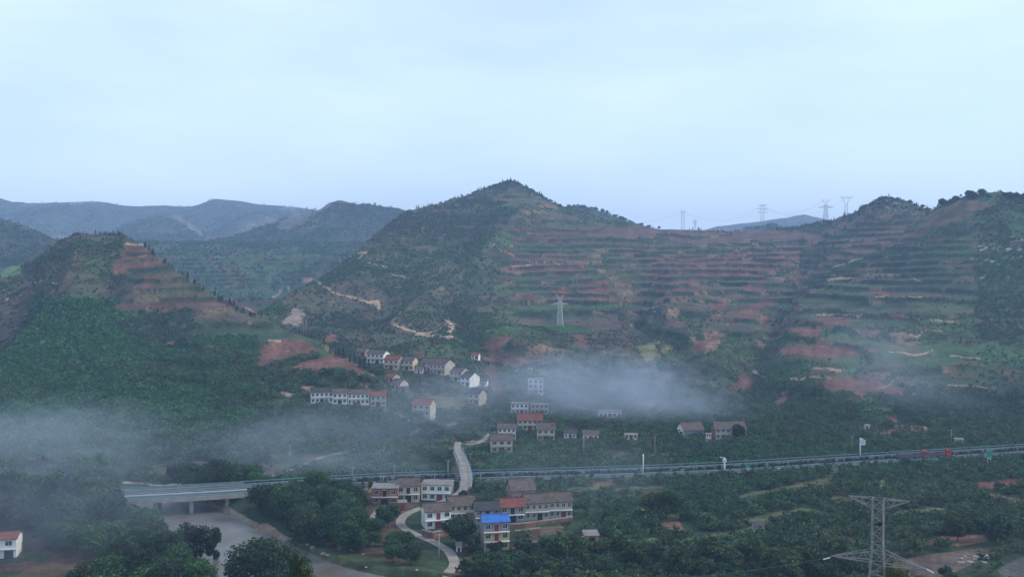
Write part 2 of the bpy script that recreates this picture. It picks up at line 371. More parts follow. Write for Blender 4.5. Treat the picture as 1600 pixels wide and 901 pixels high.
def land_mat():
    m = bpy.data.materials.new('hillside_ground'); m.use_nodes = True; t = m.node_tree; b = t.nodes['Principled BSDF']
    a = N(t, 'ShaderNodeAttribute', attribute_name='Col'); g = N(t, 'ShaderNodeNewGeometry')
    n1 = N(t, 'ShaderNodeTexNoise'); n1.inputs['Scale'].default_value = .35; n1.inputs['Detail'].default_value = 6; n1.inputs['Roughness'].default_value = .7
    n2 = N(t, 'ShaderNodeTexNoise'); n2.inputs['Scale'].default_value = .06; n2.inputs['Detail'].default_value = 4
    for n in (n1, n2): t.links.new(g.outputs['Position'], n.inputs['Vector'])
    mu = N(t, 'ShaderNodeMath', operation='MULTIPLY'); t.links.new(n1.outputs['Fac'], mu.inputs[0]); t.links.new(n2.outputs['Fac'], mu.inputs[1])
    r = N(t, 'ShaderNodeMapRange'); r.inputs['From Min'].default_value = .12; r.inputs['From Max'].default_value = .4
    r.inputs['To Min'].default_value = .5; r.inputs['To Max'].default_value = 1.55; t.links.new(mu.outputs[0], r.inputs['Value'])
    s = N(t, 'ShaderNodeVectorMath', operation='SCALE'); t.links.new(a.outputs['Color'], s.inputs[0]); t.links.new(r.outputs[0], s.inputs['Scale'])
    t.links.new(s.outputs[0], b.inputs['Base Color']); b.inputs['Roughness'].default_value = .95; b.inputs['Specular IOR Level'].default_value = .1
    bp = N(t, 'ShaderNodeBump'); bp.inputs['Strength'].default_value = .8; bp.inputs['Distance'].default_value = 1.5
    t.links.new(n1.outputs['Fac'], bp.inputs['Height']); t.links.new(bp.outputs[0], b.inputs['Normal'])
    return m
LAND = land_mat()

# ------------------------------------------------------------------ paint tables in photo pixels -> surface colours of fields, cliffs, tracks
RED = (.135,.070,.053); BRN = (.105,.066,.052); TAN = (.30,.21,.145); OLV = (.095,.088,.05); GRN = (.038,.085,.028); LGR = (.07,.125,.04); GRY = (.26,.25,.24)
FIELDS = [
 ([(194,383),(226,381),(238,398),(184,409)], RED), ([(180,411),(242,402),(264,421),(176,428)], RED), ([(218,432),(240,431),(246,452),(222,453)], RED),
 ([(242,431),(275,430),(292,450),(246,452)], OLV), ([(226,458),(300,452),(345,462),(225,468)], OLV), ([(180,474),(360,464),(402,486),(280,493),(178,489)], BRN),
 ([(412,537),(440,529),(478,530),(500,546),(478,558),(402,572)], RED), ([(445,577),(500,558),(530,553),(560,570),(592,594),(540,580)], RED),
 ([(470,600),(485,602),(520,608),(545,613),(490,614),(470,610)], TAN), ([(557,598),(575,604),(600,610),(570,610)], TAN), ([(440,612),(462,614),(470,620),(445,620)], TAN),
 ([(440,505),(458,480),(480,487),(470,508)], (.25,.19,.16)), ([(503,530),(515,519),(528,522),(527,535),(510,536)], RED),
 ([(800,402),(870,395),(925,402),(910,432),(800,432)], BRN), ([(785,416),(865,410),(918,414),(915,430),(790,432)], RED),
 ([(1018,402),(1120,396),(1250,390),(1250,408),(1120,420),(1015,434)], RED), ([(1090,425),(1200,410),(1245,412),(1195,432),(1080,434)], RED),
 ([(960,385),(1010,380),(1060,392),(1010,398),(958,396)], BRN), ([(1030,436),(1110,436),(1095,458),(1020,458)], BRN), ([(1060,437),(1072,437),(1066,458),(1048,458)], RED),
 ([(905,440),(950,440),(962,470),(920,470)], RED), ([(800,458),(842,458),(845,474),(800,474)], BRN), ([(862,450),(884,450),(895,470),(870,474)], RED),
 ([(820,358),(1000,352),(1290,362),(1250,384),(1040,378),(830,366)], BRN), ([(800,370),(900,372),(900,380),(800,380)], BRN),
 ([(845,461),(849,461),(853,473),(848,473)], LGR), ([(790,480),(990,474),(1000,480),(800,490)], GRN), ([(780,510),(890,505),(930,515),(900,520),(780,518)], GRN),
 ([(893,522),(915,520),(918,545),(905,545)], RED), ([(965,525),(975,523),(992,540),(985,540)], BRN), ([(995,540),(1040,532),(1052,545),(1010,565)], (.14,.135,.06)),
 ([(1080,548),(1100,520),(1118,512),(1124,530),(1112,546),(1088,556)], RED), ([(1105,535),(1128,528),(1118,548),(1100,552)], (.22,.15,.1)), ([(1130,500),(1160,485),(1200,464),(1218,470),(1180,490),(1148,508)], RED),
 ([(1155,600),(1165,587),(1180,592),(1176,606),(1160,612)], RED), ([(1135,612),(1160,582),(1170,586),(1145,620)], BRN), ([(1110,468),(1135,466),(1135,485),(1110,483)], RED), ([(1000,478),(1010,483),(1028,478),(1025,487),(1008,488)], TAN),
 ([(1160,445),(1195,436),(1200,442),(1180,458),(1165,455)], RED), ([(1222,438),(1240,424),(1272,422),(1265,436),(1250,445)], BRN), ([(1040,500),(1075,502),(1070,515),(1030,508)], BRN), ([(1180,540),(1190,533),(1195,545),(1182,548)], RED),
 ([(1262,508),(1280,495),(1332,494),(1325,508),(1270,512)], RED), ([(1228,514),(1285,510),(1275,530),(1250,525)], RED), ([(1200,547),(1240,540),(1320,534),(1380,548),(1280,560),(1200,552)], RED),
 ([(1278,603),(1300,588),(1350,590),(1440,615),(1400,618),(1310,616)], RED), ([(1205,635),(1222,610),(1238,612),(1225,638)], BRN), ([(1380,655),(1405,645),(1402,660),(1382,664)], RED), ([(1382,675),(1400,662),(1415,664),(1390,680)], BRN),
 ([(1360,455),(1400,448),(1410,470),(1365,476)], BRN), ([(1320,398),(1340,395),(1345,402),(1325,404)], BRN), ([(1430,345),(1500,312),(1560,318),(1500,345),(1440,360)], (.13,.10,.06)),
 ([(750,540),(790,520),(800,530),(770,556)], RED), ([(700,500),(712,505),(708,520),(700,522)], (.25,.18,.13)), ([(745,560),(800,548),(870,560),(800,575)], BRN),
 ([(755,570),(775,572),(790,610),(770,620)], BRN), ([(1000,710),(1060,706),(1060,712),(1010,716)], GRN),
 ([(1525,752),(1590,748),(1600,755),(1580,762),(1530,764)], (.15,.065,.05)), ([(1535,768),(1560,772),(1600,780),(1600,792),(1550,780)], (.14,.085,.065)),
 ([(985,772),(1040,764),(1040,776),(960,780)], (.15,.07,.06)), ([(1030,815),(1060,816),(1075,830),(1035,830)], (.19,.10,.07)), ([(1248,752),(1295,750),(1300,765),(1250,768)], OLV), ([(1355,752),(1380,748),(1400,760),(1360,762)], (.14,.15,.08)),
 ([(1380,882),(1415,878),(1435,888),(1400,905),(1380,905)], (.15,.07,.055)), ([(1420,870),(1530,855),(1560,862),(1500,890),(1440,910),(1400,905)], (.13,.10,.08)), ([(1560,888),(1610,862),(1640,910),(1570,915)], (.085,.085,.08)),
 ([(1440,848),(1475,836),(1540,834),(1545,845),(1500,852),(1450,852)], (.20,.11,.08)), ([(1285,830),(1310,835),(1340,845),(1330,850),(1290,840)], (.20,.10,.07)), ([(920,750),(980,745),(985,752),(930,760)], (.14,.10,.06)),
 ([(805,826),(880,820),(885,834),(810,840)], (.12,.085,.06)), ([(326,782),(345,782),(392,812),(455,840),(440,846),(380,826),(340,803)], (.20,.165,.13)),
 ([(395,820),(420,815),(440,835),(400,832)], (.2,.14,.1)), ([(715,872),(745,868),(752,890),(715,895)], (.13,.11,.08)), ([(0,882),(50,874),(66,880),(0,895)], (.09,.055,.045)), ([(90,862),(150,868),(150,885),(60,882)], (.12,.06,.05)),
 ([(510,765),(600,758),(600,766),(540,772)], (.32,.17,.10)), ([(230,732),(330,722),(350,735),(300,745),(220,745)], (.13,.10,.06)), ([(440,842),(560,868),(690,893),(700,915),(600,905)], (.06,.08,.038)),
 ([(560,545),(590,548),(575,558)], RED), ([(640,560),(655,545),(665,555),(650,566)], BRN), ([(0,420),(40,412),(30,430),(0,438)], LGR), ([(430,352),(460,335),(500,330),(480,345),(440,362)], (.10,.09,.07)),
 ([(262,335),(280,337),(318,365),(312,368)], (.15,.13,.11)), ([(370,355),(420,338),(440,346),(380,362)], (.11,.095,.075)),
 ([(1290,385),(1450,352),(1500,345),(1400,385),(1300,410)], BRN), ([(660,620),(740,618),(720,640),(660,640)], OLV),
]
STROKES = [
 ([(460,434),(470,436),(500,442),(520,456),(560,467),(585,474),(593,483)], 3.2, TAN), ([(575,473),(590,470),(593,480)], 5, (.36,.25,.17)), ([(545,402),(560,396),(572,394),(562,402)], 3, TAN), ([(568,408),(590,414),(607,416)], 1.8, TAN), ([(611,428),(633,433)], 2, TAN), ([(518,411),(526,409),(534,408)], 2.5, TAN),
 ([(427,464),(440,457),(452,448)], 2.5, TAN), ([(612,506),(640,516),(660,521),(682,517),(698,505)], 3, TAN), ([(650,522),(680,524),(700,526)], 5, (.3,.22,.15)), ([(697,502),(706,506),(706,526)], 4.5, (.36,.27,.19)), ([(682,452),(700,450)], 1.4, TAN),
 ([(765,382),(800,383)], 1.5, TAN), ([(780,390),(805,399)], 2, (.28,.15,.1)), ([(820,405),(830,410),(860,408),(875,413)], 1.6, TAN), ([(800,390),(820,391)], 1.3, TAN), ([(842,321),(853,322)], 1.5, TAN),
 ([(800,416),(830,414)], 1.6, TAN), ([(1290,437),(1318,433)], 1.6, TAN), ([(1353,430),(1405,430)], 1.8, TAN), ([(1415,428),(1440,441)], 2, TAN), ([(1370,463),(1390,462)], 2.4, TAN), ([(1410,464),(1440,464)], 2.4, TAN), ([(1292,438),(1330,434)], 2, TAN),
 ([(1268,492),(1300,491),(1358,491)], 1.6, TAN), ([(1398,490),(1415,493),(1436,499)], 1.6, TAN), ([(1455,500),(1490,502)], 1.4, TAN), ([(1398,524),(1412,519),(1432,526),(1444,516),(1472,517)], 2.4, TAN), ([(1390,549),(1412,550),(1430,556),(1457,547)], 2.6, TAN), ([(1485,555),(1530,560)], 1.8, TAN),
 ([(1268,573),(1295,576),(1315,580)], 2.8, TAN), ([(1230,592),(1270,589),(1297,591)], 3.4, TAN), ([(1370,607),(1388,602),(1402,590)], 2.8, TAN), ([(1462,652),(1480,655),(1498,650)], 3.6, TAN), ([(1510,646),(1530,643),(1560,642)], 3.6, TAN),
 ([(1425,665),(1455,670),(1485,672),(1505,678)], 2.4, TAN), ([(1240,657),(1300,662)], 2, TAN), ([(1480,600),(1560,606)], 1.2, TAN), ([(1300,418),(1330,408),(1350,402)], 1.4, TAN), ([(1580,378),(1600,374)], 2, TAN), ([(1178,580),(1198,592)], 4, TAN),
 ([(196,380),(222,382)], 2.2, TAN), ([(198,405),(228,399)], 1.7, TAN), ([(225,455),(255,456)], 1.5, (.3,.18,.12)), ([(380,478),(402,488)], 2, TAN), ([(55,440),(68,438)], 2.5, TAN), ([(2,437),(20,438)], 1.8, TAN), ([(420,532),(438,533)], 2.2, TAN),
 ([(1070,745),(1000,765),(1030,760)], 1.2, LGR), ([(1150,777),(1230,762),(1300,748)], 4.5, (.16,.17,.08)), ([(1075,842),(1150,832),(1220,810)], 4.5, (.16,.17,.08)), ([(1090,798),(1140,815),(1200,812)], 4.5, (.16,.15,.08)), ([(1180,808),(1260,795),(1285,800)], 4.5, (.18,.15,.09)),
 ([(160,745),(230,730),(270,722),(330,722)], 1.2, (.16,.16,.09)), ([(375,715),(410,722)], 1, (.2,.2,.13)), ([(170,752),(260,758),(345,748)], 2.5, (.33,.27,.2)), ([(410,748),(450,735),(500,715),(580,695),(640,680),(655,668)], 3, (.24,.21,.16)),
 ([(600,640),(640,655),(680,664),(700,665),(730,650)], 3.5, (.28,.22,.17)), ([(730,690),(755,688),(775,672)], 2, (.27,.24,.2)), ([(590,700),(700,697),(740,696)], 1.5, (.18,.18,.11)),
 ([(1020,352),(1040,470),(1060,520)], 0.1, GRN), ([(965,440),(975,470),(990,520)], 1.6, (.16,.12,.08)), ([(985,448),(975,462),(968,480)], 1.3, (.18,.15,.1)),
]
for ln in [([(1075,842),(1150,832),(1220,810)]),([(1090,798),(1140,815),(1200,812)]),([(1180,808),(1260,795),(1290,800)]),([(1150,777),(1230,762),(1300,748)]),([(945,842),(1075,846)]),([(890,764),(1000,762),(1040,760)]),([(990,792),(1060,806)]),([(1300,776),(1380,790)]),([(1400,802),(1480,792)]),([(770,876),(900,868),(940,872)]),([(1450,815),(1560,822)])]:
    STROKES.append((ln, 5, (.10,.125,.055)))
for k in range(60):        # rocky scars on the left spur, grey scree on the right hill
    rr = random.Random(k)
    if k < 34: cx, cy = rr.uniform(2, 85), rr.uniform(440, 575); c = (.34,.27,.2)
    else: cx, cy = rr.gauss(1562, 22), rr.gauss(395, 16); c = (.26,.26,.26)
    STROKES.append(([(cx, cy), (cx + rr.uniform(2, 9), cy - rr.uniform(-1, 5))], rr.uniform(1, 2.4), c))

def build_colors(x, y, z, px, py, lay, frac, fl, t, tm):
    n = len(x); C = np.zeros((n, 3)); r = np.hypot(x, y)
    n1 = fbm(x / 60, y / 60, 200, 4); n2 = fbm(x / 18, y / 18, 210, 3); n3 = fbm(x / 220, y / 220, 220, 3)
    dark = np.array((.040,.062,.040)); grn = np.array(GRN); olv = np.array(OLV); brn = np.array(BRN)
    w = sstep(.35, .65, n1)[:, None]; C = dark * (1 - w) + np.array((.052,.10,.042)) * w
    w = (sstep(.5, .68, n2) * .65)[:, None]; C = C * (1 - w) + np.array((.11,.082,.055)) * w
    # slopes of the big hill, left part: purplish brown scrub
    w = ((lay == 2) * (1 - sstep(720, 880, px + 140 * (n1 - .5))) * sstep(.15, .35, frac) * .55 * sstep(.3, .6, n3))[:, None]; C = C * (1 - w) + np.array((.095,.068,.058)) * w
    w = ((lay == 1) * (1 - sstep(120, 240, px)) * sstep(.55, .75, frac) * .6)[:, None]; C = C * (1 - w) + np.array((.10,.072,.06)) * w
    q = np.array(SPB, float); o = np.argsort(q[:, 1]); w = ((lay == 2) * np.exp(-((px - np.interp(y, q[o, 1], q[o, 0])) / 16) ** 2) * .6 * (py < 540))[:, None]; C = C * (1 - w) + np.array((.085,.095,.05)) * w  # lit crest of the spur painted in as lighter olive
    q = np.array(SPA, float); o = np.argsort(q[:, 1]); w = ((lay == 1) * sstep(0, 50, px - np.interp(y, q[o, 1], q[o, 0])) * (1 - sstep(120, 190, px)) * .6)[:, None]; C = C * (1 - w) + np.array((.045,.095,.035)) * w
    # terrace plots
    per = 45 + 75 * _h(fl, fl * 0, 5); u = (np.arctan2(x, y) * 1100 + 60 * _h(fl, fl * 0, 9)) / per
    pid = np.floor(u); hsh = _h(fl, pid, 11); edge = np.minimum(u - pid, 1 - (u - pid)) * per
    pal = np.array([(.095,.068,.05), (.12,.07,.052), (.088,.075,.052), (.072,.075,.045), (.055,.078,.042), (.042,.085,.042), (.062,.07,.045), (.06,.08,.05)])
    pbrown = sstep(.3, .6, fbm(x / 300, y / 300, 230, 2) + .25 * np.exp(-((px - 1080) / 160) ** 2) - .12 * np.exp(-((px - 870) / 70) ** 2) * (r < 950))
    idx = np.where(hsh < pbrown * .9 + .1, (hsh * 37 % 4).astype(int) % 3 * 1, 3 + (hsh * 53 % 5).astype(int))
    idx = np.clip(idx, 0, 7); plot = pal[idx] * (.85 + .3 * n2[:, None])
    w = (tm * (t < .66) * np.where((lay == 3) | ((lay == 2) & (r < 860) & (px > 1000)), .3, .8))[:, None]; C = C * (1 - w) + plot * w
    bank = (tm * ((t >= .86) | (edge < 1.0)))[:, None]; bc = np.where((n2 > .62)[:, None], np.array((.20,.13,.085)), np.array((.035,.05,.03)))
    C = C * (1 - bank * .8) + bc * bank * .8
    field = np.zeros(n)
    # far hills
    far = np.isin(lay, (5, 6, 7, 8, 9)); C[far] = (np.array((.05,.065,.04)) + (n1[:, None] - .5) * np.array((.05,.045,.03)))[far]
    scar = far & (fbm(x / 90, y / 220, 240, 4) > .66); C[scar] = (.16,.12,.09)
    # valley floor plots
    val = (lay == 0) & (r > 250) & (r < 640)
    c = np.where((fbm(x / 22, y / 60, 250, 3) > .56)[:, None], np.array((.085,.065,.042)), np.array((.032,.05,.026))); C = np.where(val[:, None], c * (.8 + .4 * n2[:, None]), C)
    nearr = r < 250; C = np.where(nearr[:, None], np.array((.05,.08,.03)) * (.7 + .6 * n2[:, None]), C)
    jx = px + 9 * (fbm(x / 9, y / 9, 300, 3) - .5); jy = py + 5 * (fbm(x / 9, y / 9, 310, 3) - .5)
    vis = r > 255
    for poly, col in FIELDS:
        P = np.array(poly, float); m = vis & (px > P[:, 0].min() - 8) & (px < P[:, 0].max() + 8) & (py > P[:, 1].min() - 6) & (py < P[:, 1].max() + 6)
        i = np.nonzero(m)[0]
        if not len(i): continue
        X, Y = jx[i], jy[i]; ins = np.zeros(len(i), bool); k = len(P)
        for a in range(k):
            x1, y1 = P[a]; x2, y2 = P[(a + 1) % k]
            if y1 == y2: continue
            cr = ((y1 > Y) != (y2 > Y)) & (X < (x2 - x1) * (Y - y1) / (y2 - y1) + x1); ins ^= cr
        j = i[ins]; j = j[~((tm[j] > .3) & (t[j] >= .88) & ((lay[j] != 1) | (px[j] < 400)))]
        if not len(j): continue
        stripe = 1 + .16 * (vnoise(np.arctan2(x[j], y[j]) * 260, y[j] * 0, 77) - .5) * 2; C[j] = np.array(col) * (.72 + .56 * n2[j, None]) * stripe[:, None]; field[j] = 1
    jx = px + 4 * (fbm(x / 6, y / 6, 320, 3) - .5); jy = py + 3.5 * (fbm(x / 6, y / 6, 330, 3) - .5)
    for line, wd, col in STROKES:
        P = np.array(line, float); m = vis & (px > P[:, 0].min() - 8) & (px < P[:, 0].max() + 8) & (py > P[:, 1].min() - 8) & (py < P[:, 1].max() + 8)
        i = np.nonzero(m)[0]
        if not len(i): continue
        d = np.full(len(i), 1e9)
        for a in range(len(P) - 1):
            bx, by = P[a + 1] - P[a]; ll = bx * bx + by * by; tt = np.clip(((jx[i] - P[a, 0]) * bx + (jy[i] - P[a, 1]) * by) / ll, 0, 1)
            d = np.minimum(d, np.hypot(jx[i] - P[a, 0] - tt * bx, (jy[i] - P[a, 1] - tt * by)))
        j = i[d < wd / 2 * (-0.35 + 2.5 * fbm(x[i] / 6, y[i] / 6, 340, 3))]; C[j] = np.array(col) * (.75 + .5 * n1[j, None]); field[j] = 1
    # river bed and banks
    m = np.nonzero((r > 230) & (r < 600))[0]; rd, rw, _ = dist_line(x[m], y[m], RIVL)
    b = rd < rw + 2.5 + 4 * n1[m]; j = m[b]; C[j] = np.array((.15,.135,.105)) * (.7 + .6 * n2[j, None]); field[j] = 1
    hd, hz, _ = dist_line(x[m], y[m], HWL); b = hd < 11.5; field[m[b]] = 1
    return C, field

# polar grid of the land
az0 = math.atan((-220 - CX) / F); az1 = math.atan((1820 - CX) / F)
A = np.concatenate([np.linspace(-1.05, az0, 40)[:-1], np.linspace(az0, az1, 1300), np.linspace(az1, 1.05, 40)[1:]])
def rows():
    R = [np.array([1.0, 4, 8, 14])]; R.append(np.linspace(20, 295, 60)[:-1])
    y = np.linspace(1 / 295, 1 / 560, 190); R.append(1 / y[:-1]); R.append(np.linspace(560, 1560, 620)[:-1]); R.append(np.geomspace(1560, 6000, 220))
    return np.concatenate(R)
R = rows(); AA, RR = np.meshgrid(A, R, indexing='ij'); aa = AA.ravel(); rr_ = RR.ravel()
Z, LAY, FR, FLV, TT, TM = land(aa, rr_, True)
X = rr_ * np.sin(aa); Y = rr_ * np.cos(aa); PX, PY = proj(X, Y, Z)
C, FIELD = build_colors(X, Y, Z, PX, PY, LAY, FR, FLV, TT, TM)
na, nr = len(A), len(R); idx = np.arange(na * nr).reshape(na, nr)
faces = np.stack([idx[:-1, :-1], idx[1:, :-1], idx[1:, 1:], idx[:-1, 1:]], -1).reshape(-1, 4)[:, ::-1]
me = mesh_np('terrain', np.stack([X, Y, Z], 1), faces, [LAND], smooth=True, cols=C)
tag(link('terrain', me), kind='structure')

# visible mask per vertex (line of sight), used to find where plants show
slope = (Z.reshape(na, nr) - HC) / RR; runmax = np.maximum.accumulate(slope, 1)
VIS = (slope >= runmax - 0.012).ravel()

# ------------------------------------------------------------------ water
wl = RIVL; dv = np.gradient(wl[:, :2], axis=0); dv /= np.linalg.norm(dv, axis=1)[:, None]; nn = np.stack([-dv[:, 1], dv[:, 0]], 1)
L_ = wl[:, :2] + nn * (wl[:, 2:3] + 5); R_ = wl[:, :2] - nn * (wl[:, 2:3] + 5); k = len(wl)
V = np.concatenate([np.c_[L_, np.full(k, -1.5)], np.c_[R_, np.full(k, -1.5)]]); i = np.arange(k - 1)
mw = bpy.data.materials.new('muddy_water'); mw.use_nodes = True; t = mw.node_tree; b = t.nodes['Principled BSDF']
g = N(t, 'ShaderNodeNewGeometry'); n1 = N(t, 'ShaderNodeTexNoise'); n1.inputs['Scale'].default_value = .07; n1.inputs['Detail'].default_value = 10; n1.inputs['Roughness'].default_value = .65
n2 = N(t, 'ShaderNodeTexNoise'); n2.inputs['Scale'].default_value = .9; n2.inputs['Detail'].default_value = 4
cr = N(t, 'ShaderNodeValToRGB'); cr.color_ramp.elements[0].position = .38; cr.color_ramp.elements[0].color = (.10,.080,.058,1); cr.color_ramp.elements[1].position = .6; cr.color_ramp.elements[1].color = (.145,.145,.142,1)
for n in (n1, n2): t.links.new(g.outputs['Position'], n.inputs['Vector'])
t.links.new(n1.outputs['Fac'], cr.inputs[0]); t.links.new(cr.outputs[0], b.inputs['Base Color']); b.inputs['Roughness'].default_value = .3; b.inputs['Specular IOR Level'].default_value = .35
bp = N(t, 'ShaderNodeBump'); bp.inputs['Strength'].default_value = .6; bp.inputs['Distance'].default_value = .4; t.links.new(n2.outputs['Fac'], bp.inputs['Height']); t.links.new(bp.outputs[0], b.inputs['Normal'])
tag(link('river_water', mesh_np('river_water', V, np.stack([i, i + 1, k + i + 1, k + i], 1)[:, ::-1], [mw])), kind='structure')

# ------------------------------------------------------------------ highway, bridge, overpass, lanes
def offset_line(L, off, dz=0):
    d = np.gradient(L[:, :2], axis=0); d /= np.linalg.norm(d, axis=1)[:, None]; n = np.stack([-d[:, 1], d[:, 0]], 1)
    return np.c_[L[:, :2] + n * off, L[:, 2] + dz]
def ribbon(name, a, b, m, parent=None, thick=0):
    k = len(a); V = [a, b]; i = np.arange(k - 1); Fc = [np.stack([i, i + 1, k + i + 1, k + i], 1)]
    if thick:
        lo = np.array((0, 0, thick)); V += [a - lo, b - lo]
        Fc += [np.stack([2*k+i, 3*k+i, 3*k+i+1, 2*k+i+1], 1), np.stack([i, 2*k+i, 2*k+i+1, i+1], 1), np.stack([k+i, k+i+1, 3*k+i+1, 3*k+i], 1)]
        Fc.append(np.array([[0, k, 3*k, 2*k], [k-1, 3*k-1, 4*k-1, 2*k-1]]))
    return link(name, mesh_np(name, np.concatenate(V), np.concatenate(Fc)[:, ::-1], [m]), parent)
far_c = HWL   # +offset = left of travel = away from the camera
for o0, o1, nm in ((1.5, 9.5, 'highway_carriageway'), (-9.5, -1.5, 'highway_carriageway')):
    tag(ribbon(nm, offset_line(HWL, o0), offset_line(HWL, o1), M['asphalt'], thick=.2), kind='structure')
mk = MB()
for o in (2.0, 8.9, -2.0, -8.9):
    a = offset_line(HWL, o - .1, .012); b_ = offset_line(HWL, o + .1, .012)
    for i in range(len(a) - 1): mk.poly([a[i], a[i + 1], b_[i + 1], b_[i]], [(3, 2, 1, 0)])
for o in (5.4, -5.4):
    a = offset_line(HWL, o - .09, .012); b_ = offset_line(HWL, o + .09, .012)
    for i in range(0, len(a) - 1, 3): mk.poly([a[i], a[i + 1], b_[i + 1], b_[i]], [(3, 2, 1, 0)])
tag(mk.build('lane_markings', M['paint']), kind='structure')
def guardrail(off, label, m='rail', h=.8, sel=None, nm='guardrail'):
    L = offset_line(HWL, off); e = empty(nm, tuple(L[0])); tag(e, label, 'guardrail')
    rail = MB(); L0 = L - L[0]
    for i in range(len(L) - 1):
        rail.bar(L0[i] + (0, 0, h), L0[i + 1] + (0, 0, h), .3)
        if i % 2 == 0 and 0 < proj(*L[i])[0] < 1600: MB().box(L0[i][0] - .07, L0[i][0] + .07, L0[i][1] - .07, L0[i][1] + .07, L0[i][2] - .3, L0[i][2] + h - .16).build('post', M[m], e)
    rail.build('rail', M[m], e)
guardrail(9.9, 'long green guardrail along the far edge of the highway')
guardrail(-9.9, 'long green guardrail along the near edge of the highway')
guardrail(1.1, 'green guardrail along the highway median')

# bridge over the river
seg = np.array([p for p in HWL if -320 < proj(*p)[0] < 392])
e = empty('highway_bridge', tuple(seg[len(seg)//2])); tag(e, 'long low concrete highway bridge on paired piers crossing the muddy river', 'bridge')
c0 = seg[len(seg)//2]; s0 = seg - c0
ribbon('deck', offset_line(s0, -10.7, -.23), offset_line(s0, 10.7, -.23), M['conc'], e, thick=.8)
for o in (-10.5, 10.5):
    ribbon('parapet', offset_line(s0, o - .15, .55), offset_line(s0, o + .15, .55), M['conc'], e, thick=.75)
for pxp in (175, 237, 296, 357):
    q = min(s0, key=lambda p: abs(proj(*(p + c0))[0] - pxp)); ii = int(np.argmin(np.linalg.norm(s0 - q, axis=1)))
    d = s0[min(ii + 1, len(s0) - 1)] - s0[max(ii - 1, 0)]; d = d[:2] / np.linalg.norm(d[:2]); nrm = np.array((-d[1], d[0]))
    for o in (-8.5, -2.5, 2.5, 8.5):
        p = q[:2] + nrm * o; MB().cyl((p[0], p[1], -8.5), (p[0], p[1], -1.9), .8, n=14).build('pier', M['conc'], e, True)
    a = q[:2] - nrm * 9.8; b_ = q[:2] + nrm * 9.8
    MB().bar((a[0], a[1], -1.7), (b_[0], b_[1], -1.7), 1.2).build('cross_beam', M['conc'], e)

def lane(name, pts, width, m, raised=None):
    """pts: (px,py,z or None). Draped strip of road."""
    P = []
    for px, py, z in pts:
        if z is None: x, y, z = hit(px, py, 255); P.append((x, y, z))
        else: x, y = at_z(px, py, z); P.append((float(x), float(y), z))
    P = np.array(P); d = np.r_[0, np.cumsum(np.linalg.norm(np.diff(P[:, :2], axis=0), axis=1))]; n = int(d[-1] / 1.5)
    s = np.linspace(0, d[-1], n); Q = np.stack([np.interp(s, d, P[:, c]) for c in range(3)], 1)
    ker = np.ones(7) / 7
    for _ in range(2):
        Qp = np.concatenate([Q[:1].repeat(3, 0), Q, Q[-1:].repeat(3, 0)]); Q = np.stack([np.convolve(Qp[:, c], ker, 'valid') for c in range(3)], 1)
    a = offset_line(Q, -width / 2); b_ = offset_line(Q, width / 2)
    g = np.maximum(np.maximum(ground(a[:, 0], a[:, 1]), ground(b_[:, 0], b_[:, 1])), ground(Q[:, 0], Q[:, 1])) + .12
    zz = np.maximum(Q[:, 2], g) if raised else g
    zz = np.convolve(np.r_[zz[:1].repeat(4), zz, zz[-1:].repeat(4)], np.ones(9) / 9, 'valid')
    a[:, 2] = zz; b_[:, 2] = zz; Q[:, 2] = zz
    tag(ribbon(name, a, b_, M[m], thick=.6), kind='structure')
    return Q
KEEP = []      # (x, y, radius) kept free of plants
village = lane('village_road', [(702,930,None),(697,900,None),(713,882,None),(702,860,None),(672,843,None),(640,832,None),(622,818,None),(632,803,None),(664,791,None),(700,781,1.5),(722,768,3.5),(730,750,5.5),(727,730,7.4),(718,708,7.0),(714,699,3.5),(716,690,None)], 3.2, 'track', True)
lanes = [village]
lanes.append(lane('village_lane', [(716,692,None),(735,696,None),(752,690,None),(768,676,None)], 3.2, 'track'))
lanes.append(lane('yard_lane', [(583,812,None),(592,800,None),(600,788,None)], 4, 'track'))
for L in lanes:
    for p in L[::3]: KEEP.append((p[0], p[1], 4.6)); KEEP.append((p[0], p[1] - 5.5, 4.4)); KEEP.append((p[0], p[1] - 10, 4.0))
# overpass railings
k0 = [p for p in village if 400 < math.hypot(p[0], p[1]) < 475 and p[2] > 2.6]; k0 = np.array(k0)
if len(k0) > 3:
    c0 = k0[len(k0)//2]; e = empty('road_overpass', tuple(c0)); tag(e, 'narrow concrete overpass with blue railing carrying the village road across the highway', 'overpass')
    kk = k0 - c0
    for off in (-2.0, 2.0):
        L = offset_line(kk, off); mb = MB()
        for i in range(len(L) - 1):
            mb.bar(L[i] + (0, 0, 1.0), L[i + 1] + (0, 0, 1.0), .16); mb.bar(L[i] + (0, 0, .5), L[i + 1] + (0, 0, .5), .1); mb.box(L[i][0]-.05, L[i][0]+.05, L[i][1]-.05, L[i][1]+.05, L[i][2]-.3, L[i][2]+1)
        mb.build('railing', M['bluerail'], e)
    ribbon('deck', offset_line(kk, -2.3, -.13), offset_line(kk, 2.3, -.13), M['conc'], e, thick=1.0)
    for q in kk[::max(1, len(kk)//5)]:
        MB().box(q[0]-1.6, q[0]+1.6, q[1]-.5, q[1]+.5, -c0[2]-1, q[2]-1.0).build('pillar', M['conc'], e)

